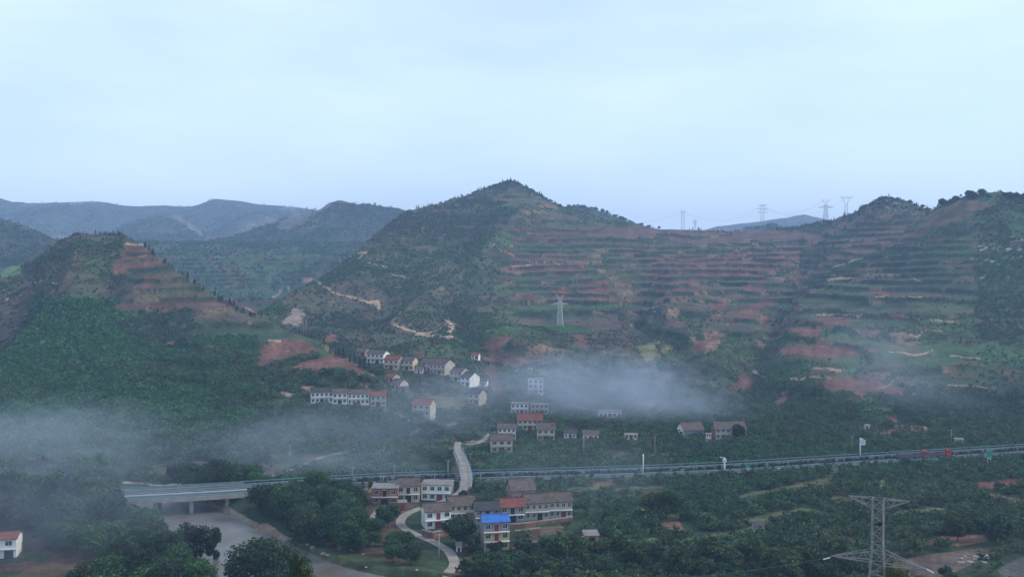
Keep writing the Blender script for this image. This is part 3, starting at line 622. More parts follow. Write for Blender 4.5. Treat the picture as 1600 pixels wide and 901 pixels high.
# ------------------------------------------------------------------ houses
def house(name, px, py, wpx, label, storeys=2, depth=8, yaw=0, roof='gable', wall='plaster', rm='roof', side=None, bays=3, red_door=True, cat='house', h=3.0, roofh=None, detail=2, upper=None, lower=None, group=None, balcony=True, parapet=False, gm='glass', porch=0):
    x, y, z = hit(px, py); r = math.hypot(x, y); w = wpx * r / F / max(.6, math.cos(math.radians(yaw)))
    if abs(yaw) > 3 and False: pass
    th = -math.atan2(x, y) + math.radians(yaw)
    e = empty(name, (x, y, z), th); tag(e, label, cat, group)
    H = storeys * h; hw = w / 2
    KEEP.append((x - math.sin(-th) * -0 + (-math.sin(th)) * depth / 2, y + math.cos(th) * depth / 2, max(hw, depth / 2) + 1.5))
    fx, fy = math.sin(th), -math.cos(th)
    for q in np.linspace(-hw, hw, max(2, int(w / 4))):
        for s_ in ((2.5, 6, 10, 14) if detail == 2 else (2.5, 6)): KEEP.append((x + math.cos(th) * q + fx * s_, y + math.sin(th) * q + fy * s_, 3.0))
    rh = roofh if roofh is not None else (depth * .27)
    wm = M[wall]; sm = M[side] if side else wm
    b = MB(); b.box(-hw, hw, 0, depth, -3, H); b.build('wall', wm, e)
    ov = .45
    if roof == 'gable':
        for sx in (-hw, hw):
            g = MB(); s_ = .002 if sx > 0 else -.002
            g.poly([(sx + s_, 0, H), (sx + s_, depth, H), (sx + s_, depth / 2, H + rh), (sx - s_*80, 0, H), (sx - s_*80, depth, H), (sx - s_*80, depth / 2, H + rh)], [(0, 1, 2), (5, 4, 3), (0, 2, 5, 3), (1, 4, 5, 2)])
            g.build('gable_wall', sm, e)
        rf = MB(); t_ = .22
        yo = -ov; k_ = rh / (depth / 2); z0 = H - ov * k_
        rf.poly([(-hw-ov, yo, z0), (hw+ov, yo, z0), (hw+ov, depth/2, H+rh), (-hw-ov, depth/2, H+rh), (hw+ov, depth+ov, z0), (-hw-ov, depth+ov, z0)] +
                [(-hw-ov, yo, z0+t_), (hw+ov, yo, z0+t_), (hw+ov, depth/2, H+rh+t_), (-hw-ov, depth/2, H+rh+t_), (hw+ov, depth+ov, z0+t_), (-hw-ov, depth+ov, z0+t_)],
                [(3,2,1,0),(5,4,2,3),(6,7,8,9),(9,8,10,11),(0,1,7,6),(1,2,8,7),(2,4,10,8),(4,5,11,10),(5,3,9,11),(3,0,6,9)])
        ro = rf.build('roof', M[rm], e)
        MB().bar((-hw-ov, depth/2, H+rh+t_+.08), (hw+ov, depth/2, H+rh+t_+.08), .3).build('ridge_cap', M[rm], ro)
    else:
        rf = MB(); rf.box(-hw-.35, hw+.35, -.5, depth+.3, H+.003, H+.22); ro = rf.build('roof', M['flat'], e)
        if parapet:
            pb = MB(); pb.box(-hw-.3, hw+.3, -.45, -.25, H+.223, H+.9); pb.box(-hw-.3, -hw-.1, -.247, depth+.2, H+.223, H+.9); pb.box(hw+.1, hw+.3, -.247, depth+.2, H+.223, H+.9); pb.build('parapet', wm, ro)
    if sm is not wm:
        MB().box(-hw-.04, -hw+.001, .01, depth-.01, -3, H-.01).build('side_wall', sm, e); MB().box(hw-.001, hw+.04, .01, depth-.01, -3, H-.01).build('side_wall', sm, e)
    # bands, balcony
    for s_ in range(1, storeys):
        if balcony: MB().box(-hw-.05, hw+.05, -.9 if detail else -.2, -.003, s_*h-.18, s_*h+.02).build('balcony_slab', M['white' if detail > 1 else 'conc'], e)
        if balcony and detail > 1 and s_ == 1 and porch:
            MB().box(-hw, hw, -.9, -.8, s_*h+.023, s_*h+.75).build('balcony_wall', wm, e)
    if upper:
        MB().box(-hw+.01, hw-.01, -.03, .004, (storeys-1)*h+.05, H-.05).build('upper_wall', M[upper], e)
    if lower:
        MB().box(-hw+.01, hw-.01, -.03, .004, 0, h-.2).build('lower_wall', M[lower], e)
    bw = w / bays
    for s_ in range(storeys):
        for k_ in range(bays):
            cx = -hw + bw * (k_ + .5); z0 = s_ * h
            ww = min(1.9, bw * .52); mid = (k_ == bays // 2)
            if mid and (s_ == 0 or (bays % 2 and storeys > 1 and detail > 1)):
                dm = 'red' if red_door else 'dark'; dw = min(bw * .8, 2.6 if s_ == 0 else 1.3)
                d_ = MB().box(cx-dw/2, cx+dw/2, -.10, -.035, z0+.06, z0+2.35).build('door', M[dm], e)
                if detail > 1: MB().box(cx-dw/2-.12, cx+dw/2+.12, -.06, -.032, z0+2.36, z0+2.52).build('lintel', M['white'], d_)
                continue
            wd = MB(); wd.box(cx-ww/2, cx+ww/2, -.05, -.032, z0+.95, z0+2.35); wo = wd.build('window', M[gm], e)
            if detail:
                fr = MB(); x0, x1, zz0, zz1 = cx-ww/2, cx+ww/2, z0+.95, z0+2.35; q = .09
                fr.box(x0-q, x1+q, -.10, -.053, zz0-q, zz0); fr.box(x0-q, x1+q, -.10, -.053, zz1, zz1+q); fr.box(x0-q, x0, -.10, -.053, zz0, zz1); fr.box(x1, x1+q, -.10, -.053, zz0, zz1)
                fr.box(cx-.04, cx+.04, -.09, -.053, zz0, zz1)
                if detail > 1: fr.box(x0, cx-.043, -.09, -.053, zz0+.95, zz0+1.02)
                fr.build('frame', M['white'], wo)
    return e, w, H
def shed(name, px, py, wpx, hpx, label, wall='plaster', rm='slate', depth=4, yaw=0, cat='shed', door='dark', slope=True):
    x, y, z = hit(px, py); r = math.hypot(x, y); w = wpx * r / F; h = hpx * r / F; th = -math.atan2(x, y) + math.radians(yaw)
    e = empty(name, (x, y, z), th); tag(e, label, cat); hw = w / 2
    for q in (0, depth/2): KEEP.append((x - math.sin(th) * q, y + math.cos(th) * q, hw + 2.5))
    KEEP.append((x + math.sin(th) * 3, y - math.cos(th) * 3, hw + 1))
    MB().box(-hw, hw, 0, depth, -1.5, h).build('wall', M[wall], e)
    dz = .8 if slope else 0
    MB().poly([(-hw-.3,-.3,h+.01),(hw+.3,-.3,h+.01),(hw+.3,depth+.3,h+.01+dz),(-hw-.3,depth+.3,h+.01+dz),(-hw-.3,-.3,h+.16),(hw+.3,-.3,h+.16),(hw+.3,depth+.3,h+.16+dz),(-hw-.3,depth+.3,h+.16+dz)],
              [(3,2,1,0),(4,5,6,7),(0,1,5,4),(1,2,6,5),(2,3,7,6),(3,0,4,7)]).build('roof', M[rm], e)
    MB().box(-hw*.45, hw*.45, -.06, -.003, 0, h*.75).build('door', M[door], e)
    return e
# near hamlet
def roof_ribs(e, w, depth, rh, H, m, n=22):
    ro = [c for c in e.children if c.name.startswith('roof')][0]; b = MB()
    for k in range(n + 1):
        x = -w/2 - .4 + (w + .8) * k / n; b.bar((x, -.44, H - .44 * rh / (depth/2) + .25), (x, depth/2, H + rh + .25), .09)
    b.build('rib_pattern', m, ro)
house('brick_house', 601, 788, 40, 'bare red brick two-storey house with flat grey roof, end of the upper row', roof='flat', wall='brick', bays=3, yaw=-6, red_door=False, depth=9)
house('cream_house', 638, 784, 34, 'cream two-storey house with grey-brown tiled roof between brick and white house', wall='cream', rm='roof', bays=3, depth=8, yaw=-3, red_door=False)
house('white_house', 681, 782, 46, 'wide white two-storey house with flat grey roof and four upper windows', roof='flat', wall='plaster', side='grey', bays=4, yaw=-9, depth=9)
house('white_house', 685, 825, 40, 'white house with dark brown roof, bare white gable and red gate by the road bend', wall='plaster', rm='roof', bays=3, yaw=13, depth=7)
house('courtyard_house', 722, 812, 40, 'long brown-roofed cream house adjoining the white gabled house', storeys=2, h=2.5, wall='cream', rm='roof', bays=4, yaw=6, depth=9, red_door=False)
house('courtyard_house', 762, 819, 38, 'grey house with very dark tiled roof above the blue-roofed house', storeys=2, h=2.5, wall='grey', rm='slate', bays=3, yaw=6, depth=8, red_door=False)
house('courtyard_house', 801, 815, 38, 'grey house with bright red tiled roof left of the long terrace', storeys=2, h=2.6, wall='grey', rm='redroof', bays=3, yaw=9, depth=8, red_door=False)
house('brick_house', 818, 783, 36, 'orange brick house with steep brown roof standing alone behind the row', storeys=1, h=4.2, wall='orange', rm='roof', bays=3, yaw=16, depth=9, roofh=3.4)
house('terrace_house', 839, 812, 38, 'left unit of the long brown-roofed two-storey terrace with cream piers', wall='beige', rm='roof', bays=4, yaw=10, depth=8.5, red_door=False)
house('terrace_house', 876, 809, 36, 'right unit of the long brown-roofed two-storey terrace with cream piers', wall='beige', rm='roof', bays=4, yaw=10, depth=8.5)
_e, _w, _H = house('blue_roofed_house', 776, 860, 40, 'three-storey yellow house with bright blue metal roof beside the brick yard', storeys=3, h=3.0, wall='yellow', rm='blue', upper='grey', side='grey', bays=3, yaw=10, depth=7, roofh=1.3)
roof_ribs(_e, _w, 7, 1.3, _H, mat('blue_rib_metal', (.035,.14,.45), rough=.4, var=.2))
shed('brick_garage', 629, 797, 12, 12, 'small orange brick garage with red door below the cream house', wall='brick', rm='flat', door='red', slope=False)
shed('roadside_shed', 587, 789, 12, 10, 'small shed with blue sheet roof beside the bare brick house', wall='brick', rm='slate', door='red')
shed('white_shed', 717, 862, 8, 10, 'small white outhouse beside the big tree near the road', wall='plaster', rm='flat', slope=False)
shed('brick_outhouse', 736, 818, 14, 9, 'small orange brick outhouse below the long brown-roofed house', wall='orange', rm='roof')
shed('brick_outhouse', 925, 845, 22, 8, 'small orange brick shed at the far end of the yard wall', wall='orange', rm='flat', yaw=12)
shed('field_hut', 1187, 832, 15, 9, 'small whitewashed field hut with dark roof alone among the orchard', wall='beige', rm='slate', yaw=14)
shed('pump_hut', 1305, 741, 6, 5, 'tiny pale pump hut on the slope just below the highway', wall='plaster', rm='slate')
shed('roadside_hut', 1498, 694, 12, 7, 'pale square hut above the highway near the right edge', wall='beige', rm='flat', slope=False)
shed('roadside_hut', 346, 750, 16, 5, 'low orange brick hut beside the wooden pole behind the bridge', wall='orange', rm='flat', slope=False)
shed('garden_shed', 176, 905, 26, 6, 'low pale shed roof at the bottom edge below the left trees', wall='beige', rm='conc')
house('edge_house', 2, 872, 38, 'white house with red roof cut off by the left edge', storeys=2, h=2.9, wall='plaster', rm='redroof', bays=2, yaw=-14, depth=8, roofh=1.2, red_door=False)
def yard_wall(name, pts, h, m, label):
    P = [hit(px, py) for px, py in pts]; e = empty(name, P[0]); tag(e, label, 'wall'); c = Vector(P[0]); mb = MB(); cap = MB()
    for a, b in zip(P[:-1], P[1:]):
        a = Vector(a) - c; b = Vector(b) - c; mb.bar(a + Vector((0,0,h/2-.3)), b + Vector((0,0,h/2-.3)), .3) if False else None
        d = (b - a).normalized(); n = Vector((-d.y, d.x, 0)).normalized() * .14
        mb.poly([a-n-Vector((0,0,1)), a+n-Vector((0,0,1)), b+n-Vector((0,0,1)), b-n-Vector((0,0,1)), a-n+Vector((0,0,h)), a+n+Vector((0,0,h)), b+n+Vector((0,0,h)), b-n+Vector((0,0,h))], [(3,2,1,0),(4,5,6,7),(0,1,5,4),(1,2,6,5),(2,3,7,6),(3,0,4,7)])
        cap.bar(a + Vector((0,0,h+.07)), b + Vector((0,0,h+.07)), .12 + .26)
        for q in np.linspace(0, 1, 8): KEEP.append((P[0][0] + (a + (b - a) * q).x, P[0][1] + (a + (b - a) * q).y, 3.0))
    w_ = mb.build('wall_face', M[m], e); cap.build('coping', M['conc'], e)
yard_wall('yard_wall', [(800,857),(832,853),(880,848),(912,845)], 1.3, 'orange', 'long tan brick yard wall below the ruined courtyards')
yard_wall('yard_wall', [(660,838),(676,842),(702,836)], 2.2, 'brick', 'red brick yard wall in front of the white gabled house')
yard_wall('yard_wall', [(790,824),(820,822),(858,817),(895,812)], 1.1, 'brick', 'red brick forecourt wall in front of the long terrace')
yard_wall('yard_wall', [(805,838),(845,833)], 1.8, 'brick', 'short red brick wall between the courtyards')
yard_wall('embankment_wall', [(508,768),(540,768),(575,770)], 1.2, 'orange', 'low orange retaining wall behind the riverside trees')
yard_wall('field_wall', [(661,702),(695,702),(728,703)], 1.3, 'cream', 'low pale wall in the field just beyond the overpass')
# upper village
V2 = dict(detail=1)
house('village_house', 563, 556, 14, 'small grey house at the upper left tip of the hillside village', storeys=1, wall='grey', bays=2, yaw=-30, h=3, **V2)
house('village_house', 586, 567, 26, 'brown-roofed house with bright white gable near the conifers', wall='plaster', bays=4, yaw=-32, depth=8, red_door=False, **V2)
house('village_house', 611, 577, 22, 'purplish-roofed house with grey gable and tall red pillars', wall='cream', side='grey', rm='redroof', bays=3, yaw=-28, depth=9, **V2)
house('village_house', 632, 578, 26, 'cream two-storey house with four upper windows and brown roof', wall='cream', bays=4, yaw=-25, depth=8, **V2)
house('village_house', 654, 583, 13, 'low white house between two larger cream houses', storeys=1, wall='plaster', bays=3, rm='roof', yaw=-10, depth=5, **V2)
house('village_house', 667, 580, 18, 'old brown-roofed house half hidden by a tree', storeys=2, h=2.7, wall='beige', bays=2, yaw=-30, depth=9, **V2)
house('village_house', 683, 585, 24, 'large beige house with tall plain gable towards the valley', wall='beige', bays=4, yaw=-36, depth=11, h=3.2, **V2)
house('village_house', 712, 595, 18, 'brown-roofed house with pale gable and side window', storeys=2, h=2.7, wall='beige', bays=3, yaw=-34, depth=9, red_door=False, **V2)
house('village_house', 727, 603, 14, 'bluish white house with white-edged gable', wall='plaster', rm='slate', bays=2, yaw=-38, depth=10, red_door=False, gm='blueglass', h=2.7, **V2)
house('village_house', 753, 603, 15, 'low white house with arched openings at the right end of the upper village', storeys=1, wall='plaster', rm='slate', bays=4, depth=6, yaw=-10, red_door=False, **V2)
house('hill_cottage', 742, 561, 11, 'tiny cottage with orange roof alone on the slope above the village', storeys=1, wall='plaster', rm='redroof', bays=2, depth=5, yaw=-15, **V2)
house('village_house', 608, 597, 12, 'upper of two small stepped houses with beige gables', storeys=1, h=3, wall='beige', rm='redroof', bays=2, depth=7, yaw=-38, **V2)
house('village_house', 618, 609, 14, 'lower of two small stepped houses with beige gables', storeys=1, h=3.4, wall='beige', rm='roof', bays=2, depth=8, yaw=-38, **V2)
house('village_house', 630, 612, 16, 'flat-roofed grey house beside the stepped beige houses', storeys=1, wall='grey', roof='flat', bays=3, depth=6, **V2)
house('village_house', 658, 650, 28, 'large house fading into mist with a pinkish roof', storeys=2, wall='beige', rm='redroof', bays=3, depth=9, yaw=-20, h=3.1, **V2)
house('village_house', 740, 632, 17, 'tall narrow house with sloping dark roof in thin mist', storeys=2, wall='beige', rm='slate', bays=2, depth=9, yaw=-30, **V2)
house('row_house', 503, 630, 34, 'left unit of the long white row house on the spur with grey roof', wall='plaster', rm='slate', bays=5, depth=7, red_door=False, **V2)
house('row_house', 531, 631, 22, 'middle unit of the long white row house on the spur', wall='plaster', rm='roof', bays=3, depth=7, red_door=False, **V2)
house('row_house', 560, 632, 33, 'right unit of the long white row house with a wide red door', wall='plaster', rm='roof', bays=5, depth=7, **V2)
house('row_house', 591, 635, 24, 'separate grey-white house with red roof right of the long white row', wall='beige', rm='redroof', bays=3, depth=7, red_door=False, **V2)
# middle village
house('tower_house', 837, 616, 24, 'white three-storey flat-roofed house standing highest in the mist', storeys=3, h=3.1, roof='flat', wall='plaster', bays=3, depth=7, **V2)
house('flat_roofed_house', 812, 647, 27, 'white two-storey flat-roofed house below the three-storey one', roof='flat', wall='plaster', bays=4, depth=7, red_door=False, **V2)
house('flat_roofed_house', 843, 647, 28, 'pale two-storey house half hidden by trees right of the flat-roofed one', roof='flat', wall='beige', bays=4, depth=7, h=2.6, **V2)
house('village_house', 828, 672, 38, 'wide house with dark red roof in the middle hamlet', wall='cream', rm='redroof', bays=5, depth=8, yaw=3, roofh=3, h=2.7, **V2)
house('village_house', 853, 689, 28, 'cream house with orange-brown roof and three square windows', wall='cream', rm='roof', bays=3, depth=8, red_door=False, roofh=2.8, **V2)
house('village_house', 792, 686, 28, 'white house with brown roof behind the roadside house', wall='plaster', rm='roof', bays=4, depth=7, h=2.8, **V2)
house('village_house', 784, 707, 34, 'two-storey house with grey-brown roof and stepped yard at the lane corner', wall='cream', rm='roof', bays=3, depth=8, yaw=4, **V2)
house('cottage', 891, 685, 19, 'low white cottage with pale roof right of the cream house', storeys=1, wall='plaster', rm='slate', bays=3, depth=6, **V2)
house('cottage', 923, 688, 24, 'low white cottage with grey gable wing and a pole beside it', storeys=1, h=3.2, wall='plaster', rm='roof', bays=3, depth=6, **V2)
house('cottage', 953, 652, 36, 'long low white farmhouse alone inside the mist', storeys=1, h=3.4, roof='flat', wall='plaster', bays=5, depth=6, **V2)
house('cottage', 986, 687, 20, 'very low white building half buried in bushes', storeys=1, h=2.4, roof='flat', wall='plaster', bays=3, depth=5, **V2)
house('barn_house', 1084, 684, 30, 'old house with wide grey-brown roof and whitewashed left gable', storeys=1, h=4.2, wall='grey', side='plaster', rm='roof', bays=3, depth=9, yaw=24, roofh=3.2, red_door=False, **V2)
house('barn_house', 1142, 686, 46, 'long brown-roofed house with orange brick left gable', storeys=2, h=2.5, wall='beige', side='brick', rm='roof', bays=6, depth=10, yaw=15, roofh=3.2, **V2)
house('gate_house', 1107, 692, 8, 'tiny tiered white building between the two big-roofed houses', storeys=2, h=2.2, roof='flat', wall='plaster', bays=2, depth=3, **V2)
shed('hillside_shed', 1355, 669, 7, 4, 'tiny white shed in the trees left of the tall white sign', wall='plaster', rm='flat', slope=False)
shed('hillside_shed', 828, 578, 6, 3, 'tiny white shed above the three-storey house', wall='plaster', rm='flat', slope=False)
shed('hillside_shed', 269, 690, 6, 3, 'tiny pale shed on the left slope above the mist', wall='orange', rm='flat', slope=False) if False else None

# ------------------------------------------------------------------ poles, signs
def utility_pole(px, py, hpx, label, wood=False, arms=1, wide=.32, lamp=False, box=False, cat='utility pole', group=None, hmax=None):
    x, y, z = hit(px, py); r = math.hypot(x, y); h = hpx * r / F
    e = empty('utility_pole', (x, y, z)); tag(e, label, cat, group)
    MB().cyl((0, 0, -.6), (0, 0, h), wide / 2 * 1.25, wide / 2 * .85, 10).build('pole', M['wood' if wood else 'conc'], e, True)
    if arms:
        for k in range(arms):
            a = MB().box(-.9, .9, -.06, .06, h - .5 - k * .9, h - .38 - k * .9).build('crossarm', M['steel'], e)
            for q in (-.8, 0.25, .8): MB().cyl((q, 0, h - .37 - k * .9), (q, 0, h - .12 - k * .9), .06, n=8).build('insulator', M['white'], a)
    if box: MB().box(-.9, .9, -.35, .35, .6, 1.9).build('cabinet', M['conc'], e)
    return e
for a in [
 (686,873,40,'concrete utility pole beside the road bend at the bottom'), (541,800,26,'concrete utility pole among the riverside bushes'), (551,752,23,'pale pole on the far side of the highway, over the riverside bushes'),
 (599,757,14,'pale post right behind the bare brick house'), (700,752,34,'tall slim concrete pole behind the wide white house'), (679,752,12,'short post on the highway verge behind the white house'),
 (751,752,13,'short white post right of the overpass road'), (616,752,26,'faint pole behind the cream house'), (912,712,30,'slim pole in the orchard below the white cottage'),
 (1486,690,18,'grey pole beside the pale square hut'), (1066,743,11,'short white post on the near highway verge'), (600,712,16,'faint pole in the field above the hill track'),
 (679,645,20,'pale pole beside the misty house'), (735,722,14,'short pole beside the lane north of the overpass')]:
    utility_pole(*a)
utility_pole(336,752,22,'thick wooden pole beside the orange brick hut', wood=True, wide=.5)
utility_pole(1023,716,34,'tall brown wooden pole at the edge of the orchard', wood=True, wide=.5)
utility_pole(1331,710,28,'brown wooden pole left of the tall white sign', wood=True, wide=.4)
utility_pole(453,713,18,'pole carrying a pale transformer cabinet on the left slope', box=True)
for px, py, hp, lb in ((473,524,28,'left pole of the wooden twin poles on the spur crest'),(478,525,26,'right pole of the wooden twin poles on the spur crest'),(896,458,26,'left pole of the twin poles on the terraced hill'),(901,458,30,'right and taller pole of the twin poles on the terraced hill')):
    utility_pole(px, py, hp, lb, wood=True, wide=.9)
def lamp_mast(px, py, hpx, label, w, head):
    x, y, z = hit(px, py); r = math.hypot(x, y); h = hpx * r / F; e = empty('roadside_mast', (x, y, z)); tag(e, label, 'mast')
    MB().cyl((0, 0, -.5), (0, 0, h), w / 2, w / 2 * .8, 12).build('pole', M['white'], e, True)
    if head == 'camera':
        MB().box(-.75, .75, -.4, .4, h - 2.0, h - .6).build('equipment_box', M['white'], e); MB().bar((0, 0, h - .1), (-2, 0, h + .25), .3).build('arm', M['white'], e)
    if head == 'board':
        b = MB().box(-.2, 2.3, -.25, -.12, h - 3.3, h - .9).build('board', M['white'], e)
        t_ = MB()
        for k in range(3): t_.box(.1, 2.0, -.262, -.253, h - 1.4 - k * .65, h - 1.2 - k * .65)
        t_.build('lettering', M['steel'], b); MB().box(.5, 1.3, -.3, .3, h - .85, h - .3).build('lamp_box', M['white'], e)
lamp_mast(1005,741,32,'tall plain white mast on the near edge of the highway', .5, None)
lamp_mast(1132,739,24,'thick white mast with a bent camera arm by the highway', .8, 'camera')
lamp_mast(1344,713,28,'white mast carrying a square white board beyond the highway', .6, 'board')
def green_sign(px, py, hpx, label, w, hgt, n):
    x, y, z = hit(px, py); r = math.hypot(x, y); h = hpx * r / F; e = empty('road_sign', (x, y, z)); tag(e, label, 'road sign')
    for k in range(n): MB().cyl((-.5 + k * 1.0 if n > 1 else 0, 0, -.5), (-.5 + k * 1.0 if n > 1 else 0, 0, h - .1), .24, n=10).build('post', M['white'], e, True)
    p = MB().box(-w/2, w/2, -.42, -.30, h - hgt, h).build('sign_panel', M['sign'], e)
    q = MB(); q.box(-w/2+.15, w/2-.15, -.432, -.423, h-.22, h-.15); q.box(-w/2+.15, w/2-.15, -.432, -.423, h-hgt+.15, h-hgt+.22); q.build('sign_border', M['white'], p)
green_sign(1168,740,17,'small green road sign on one white post', 1.8, 2.2, 1)
green_sign(1545,729,24,'large green road sign on two white posts at the right', 2.4, 3.4, 2)

# ------------------------------------------------------------------ lattice pylons
def lattice(mb, h0, h1, w0, w1, n, t, cx=0, cy=0, x2=True):
    c = ((-1,-1),(1,-1),(1,1),(-1,1))
    P = lambda k, f: (cx + c[k][0] * (w0 + (w1 - w0) * f) / 2, cy + c[k][1] * (w0 + (w1 - w0) * f) / 2, h0 + (h1 - h0) * f)
    for k in range(4):
        mb.bar(P(k, 0), P(k, 1), t)
        for i in range(n):
            f0, f1 = i / n, (i + 1) / n; mb.bar(P(k, f0), P((k + 1) % 4, f1), t * .6); mb.bar(P((k + 1) % 4, f1), P(k, f1), t * .5)
            if x2: mb.bar(P((k + 1) % 4, f0), P(k, f1), t * .45)
def arm(mb, x0, x1, z, zr, wb, t, n=4):
    tip = (x1, 0, z)
    for sy in (-1, 1):
        mb.bar((x0, sy * wb / 2, z), tip, t); mb.bar((x0, sy * wb / 2, zr), tip, t)
        for i in range(n):
            f0 = i / n; f1 = (i + .5) / n
            p = lambda f, zz: (x0 + (x1 - x0) * f, sy * wb / 2 * (1 - f), zz + (z - zz) * f)
            mb.bar(p(f0, z), p(f1, zr), t * .55); mb.bar(p(f1, zr), p(min(1, (i + 1) / n), z), t * .55)
    for i in range(n):
        f0 = i / n; f1 = (i + 1) / n; mb.bar((x0 + (x1 - x0) * f0, wb / 2 * (1 - f0), z), (x0 + (x1 - x0) * f1, -wb / 2 * (1 - f1), z), t * .5)
# near pylon
rN = 150.0; x, y, zt = [float(v) for v in at(1372, 778, rN)]; zb = float(ground(x, y)[0]); HT = zt - zb
e = empty('lattice_pylon', (x, y, zb), -math.atan2(x, y) - .12); tag(e, 'large steel lattice pylon with two pairs of crossarms rising at the bottom right', 'pylon')
pxm = rN / F; zl = HT - 90 * pxm
b = MB(); lattice(b, -1, zl - 26, 5.5, 2.0, 9, .17) if False else None
lattice(b, -.5, zl - 2, 4.6, 1.9, 8, .14, x2=False); lattice(b, zl - 2, zl + .9, 1.9, 1.55, 2, .13, x2=False); lattice(b, zl + .9, HT, 1.45, 1.4, 6, .11, x2=False); b.build('tower_body', M['steel'], e)
for sx in (-1, 1):
    b = MB(); arm(b, sx * .85, sx * 6.2, zl - .4 if sx < 0 else zl - .7, zl + 1.1, 1.7, .10, 3); o = b.build('lower_crossarm', M['steel'], e)
    ins = MB(); ins.cyl((sx * 6.2, 0, zl - .6), (sx * 7.1, -.3, zl - .9), .09, n=8); ins.build('insulator', M['white'], o)
    b = MB(); arm(b, sx * .7, sx * (3.9 if sx < 0 else 4.1), HT, HT - 1.35, 1.4, .08, 2); b.build('upper_crossarm', M['steel'], e)
b = MB(); b.cyl((-.6, -.3, HT - 3.6), (.35, -.3, HT - 3.2), .14, n=8); b.cyl((.1, .3, HT - 3.9), (.55, .3, HT - 3.2), .16, n=8); b.build('damper_weight', M['dark'], e)
NEARP = (x, y, zb, HT, e.rotation_euler[2])
KEEP.append((x, y, 6))
def pylon_at(px, py, hpx, label, style, r=None, t=.35, yaw=0):
    if r is None: x, y, z = hit(px, py); r = math.hypot(x, y)
    else: x, y, _ = [float(v) for v in at(px, py, r)]; z = float(ground(x, y)[0])
    _, _, top = at(px, py - hpx, r); h = float(top) - z
    e = empty('lattice_pylon', (x, y, z), -math.atan2(x, y) + yaw); tag(e, label, 'pylon')
    s = hpx * r / F; ms = M['pale_steel'] if r < 1200 else M['steel']
    b = MB()
    if style == 'horns':
        lattice(b, -.5, h - s * .22, s * .20, s * .075, 7, t); b.build('tower_body', ms, e)
        for sx in (-1, 1):
            b = MB(); b.bar((sx * s * .03, 0, h - s * .24), (sx * s * .12, 0, h), t * .9); b.bar((0, 0, h - s * .12), (sx * s * .12, 0, h), t * .6); b.bar((sx * s * .035, 0, h - s * .1), (-sx * s * .02, 0, h - s * .24), t * .6); b.build('horn', ms, e)
            b = MB(); arm(b, sx * s * .03, sx * s * .28, h - s * .31, h - s * .24, s * .07, t * .8, 3); b.build('crossarm', ms, e)
    elif style == 'tee':
        lattice(b, -.5, h, s * .26, s * .07, 8, t); b.build('tower_body', ms, e)
        for zz, ww in ((h, .28), (h - s * .13, .34), (h - s * .26, .28)):
            for sx in (-1, 1):
                b = MB(); arm(b, sx * s * .035, sx * s * ww * .6, zz, zz - s * .05, s * .07, t * .8, 2); b.build('crossarm', ms, e)
    elif style == 'cup':
        lattice(b, -.5, h - s * .36, s * .26, s * .10, 6, t); b.build('tower_body', ms, e)
        for sx in (-1, 1):
            b = MB()
            for sy in (-1, 1):
                b.bar((sx * s * .03, sy * .6, h - s * .36), (sx * s * .20, sy * .6, h - s * .07), t); b.bar((sx * s * .05, sy * .6, h - s * .30), (sx * s * .12, sy * .6, h - s * .07), t * .8)
            b.bar((sx * s * .20, 0, h - s * .07), (sx * s * .26, 0, h), t); b.build('fork', ms, e)
        b = MB(); b.bar((-s * .3, 0, h - s * .06), (s * .3, 0, h - s * .06), t * 1.2); b.bar((-s * .2, 0, h - s * .1), (s * .2, 0, h - s * .1), t); b.build('crossbar', ms, e)
    else:
        lattice(b, -.5, h, s * .18, s * .12, 8, t); b.build('tower_body', ms, e)
        for sx in (-1, 1):
            b = MB(); b.bar((sx * s * .06, 0, h), (sx * s * .13, 0, h + s * .12), t); b.bar((sx * s * .06, 0, h - s * .08), (sx * s * .16, 0, h - s * .02), t); b.build('horn', ms, e)
    return (x, y, z + h)
PYL = [pylon_at(875,508,48,'grey lattice pylon with forked top standing on the terraced hillside','horns', t=.5),
 pylon_at(1067,362,32,'slim faint pylon at the left end of the skyline line','slim', r=1700, t=.3),
 pylon_at(1086,362,18,'smallest far pylon close beside the slim one','tee', r=2300, t=.34),
 pylon_at(1191,362,42,'faint pylon with three crossarms before the distant mountain','tee', r=2000, t=.32),
 pylon_at(1290,352,41,'dark pylon with forked top and wide crossarms on the skyline','horns', r=1520, t=.36),
 pylon_at(1322,340,34,'pale cup-shaped pylon behind the skyline trees','cup', r=1900, t=.34)]
for k, px in enumerate((1206, 1216, 1227)):
    lb = ('left', 'middle', 'right')[k]; r = 2200.0; x, y, zt = [float(v) for v in at(px, 343, r)]; z = float(ground(x, y)[0])
    e = empty('utility_pole', (x, y, z)); tag(e, f'{lb} one of three faint thin poles before the distant mountain', 'utility pole')
    MB().cyl((0, 0, -.5), (0, 0, zt - z), .4, .3, 8).build('pole', M['steel'], e); MB().box(-3, 3, -.15, .15, zt - z - 2, zt - z - 1.6).build('crossarm', M['steel'], e)
def wire(p, q, sag, label, rad=.09, name='power_line'):
    p = Vector(p); q = Vector(q); mb = MB(); n = 24; pts = [p.lerp(q, i / n) - Vector((0, 0, sag * 4 * (i / n) * (1 - i / n))) for i in range(n + 1)]
    for a, b in zip(pts[:-1], pts[1:]): mb.bar(a, b, rad)
    tag(mb.build(name, M['wire']), label, 'power line')
wire(PYL[1], PYL[3], 22, 'faint wire between the slim pylon and the three-armed pylon', .16)
wire(PYL[3], PYL[4], 18, 'faint wire between the three-armed pylon and the dark forked pylon', .16)
wire((PYL[3][0], PYL[3][1], PYL[3][2]-6), (PYL[5][0], PYL[5][1], PYL[5][2]-3), 22, 'faint lower wire towards the cup-shaped pylon', .16)
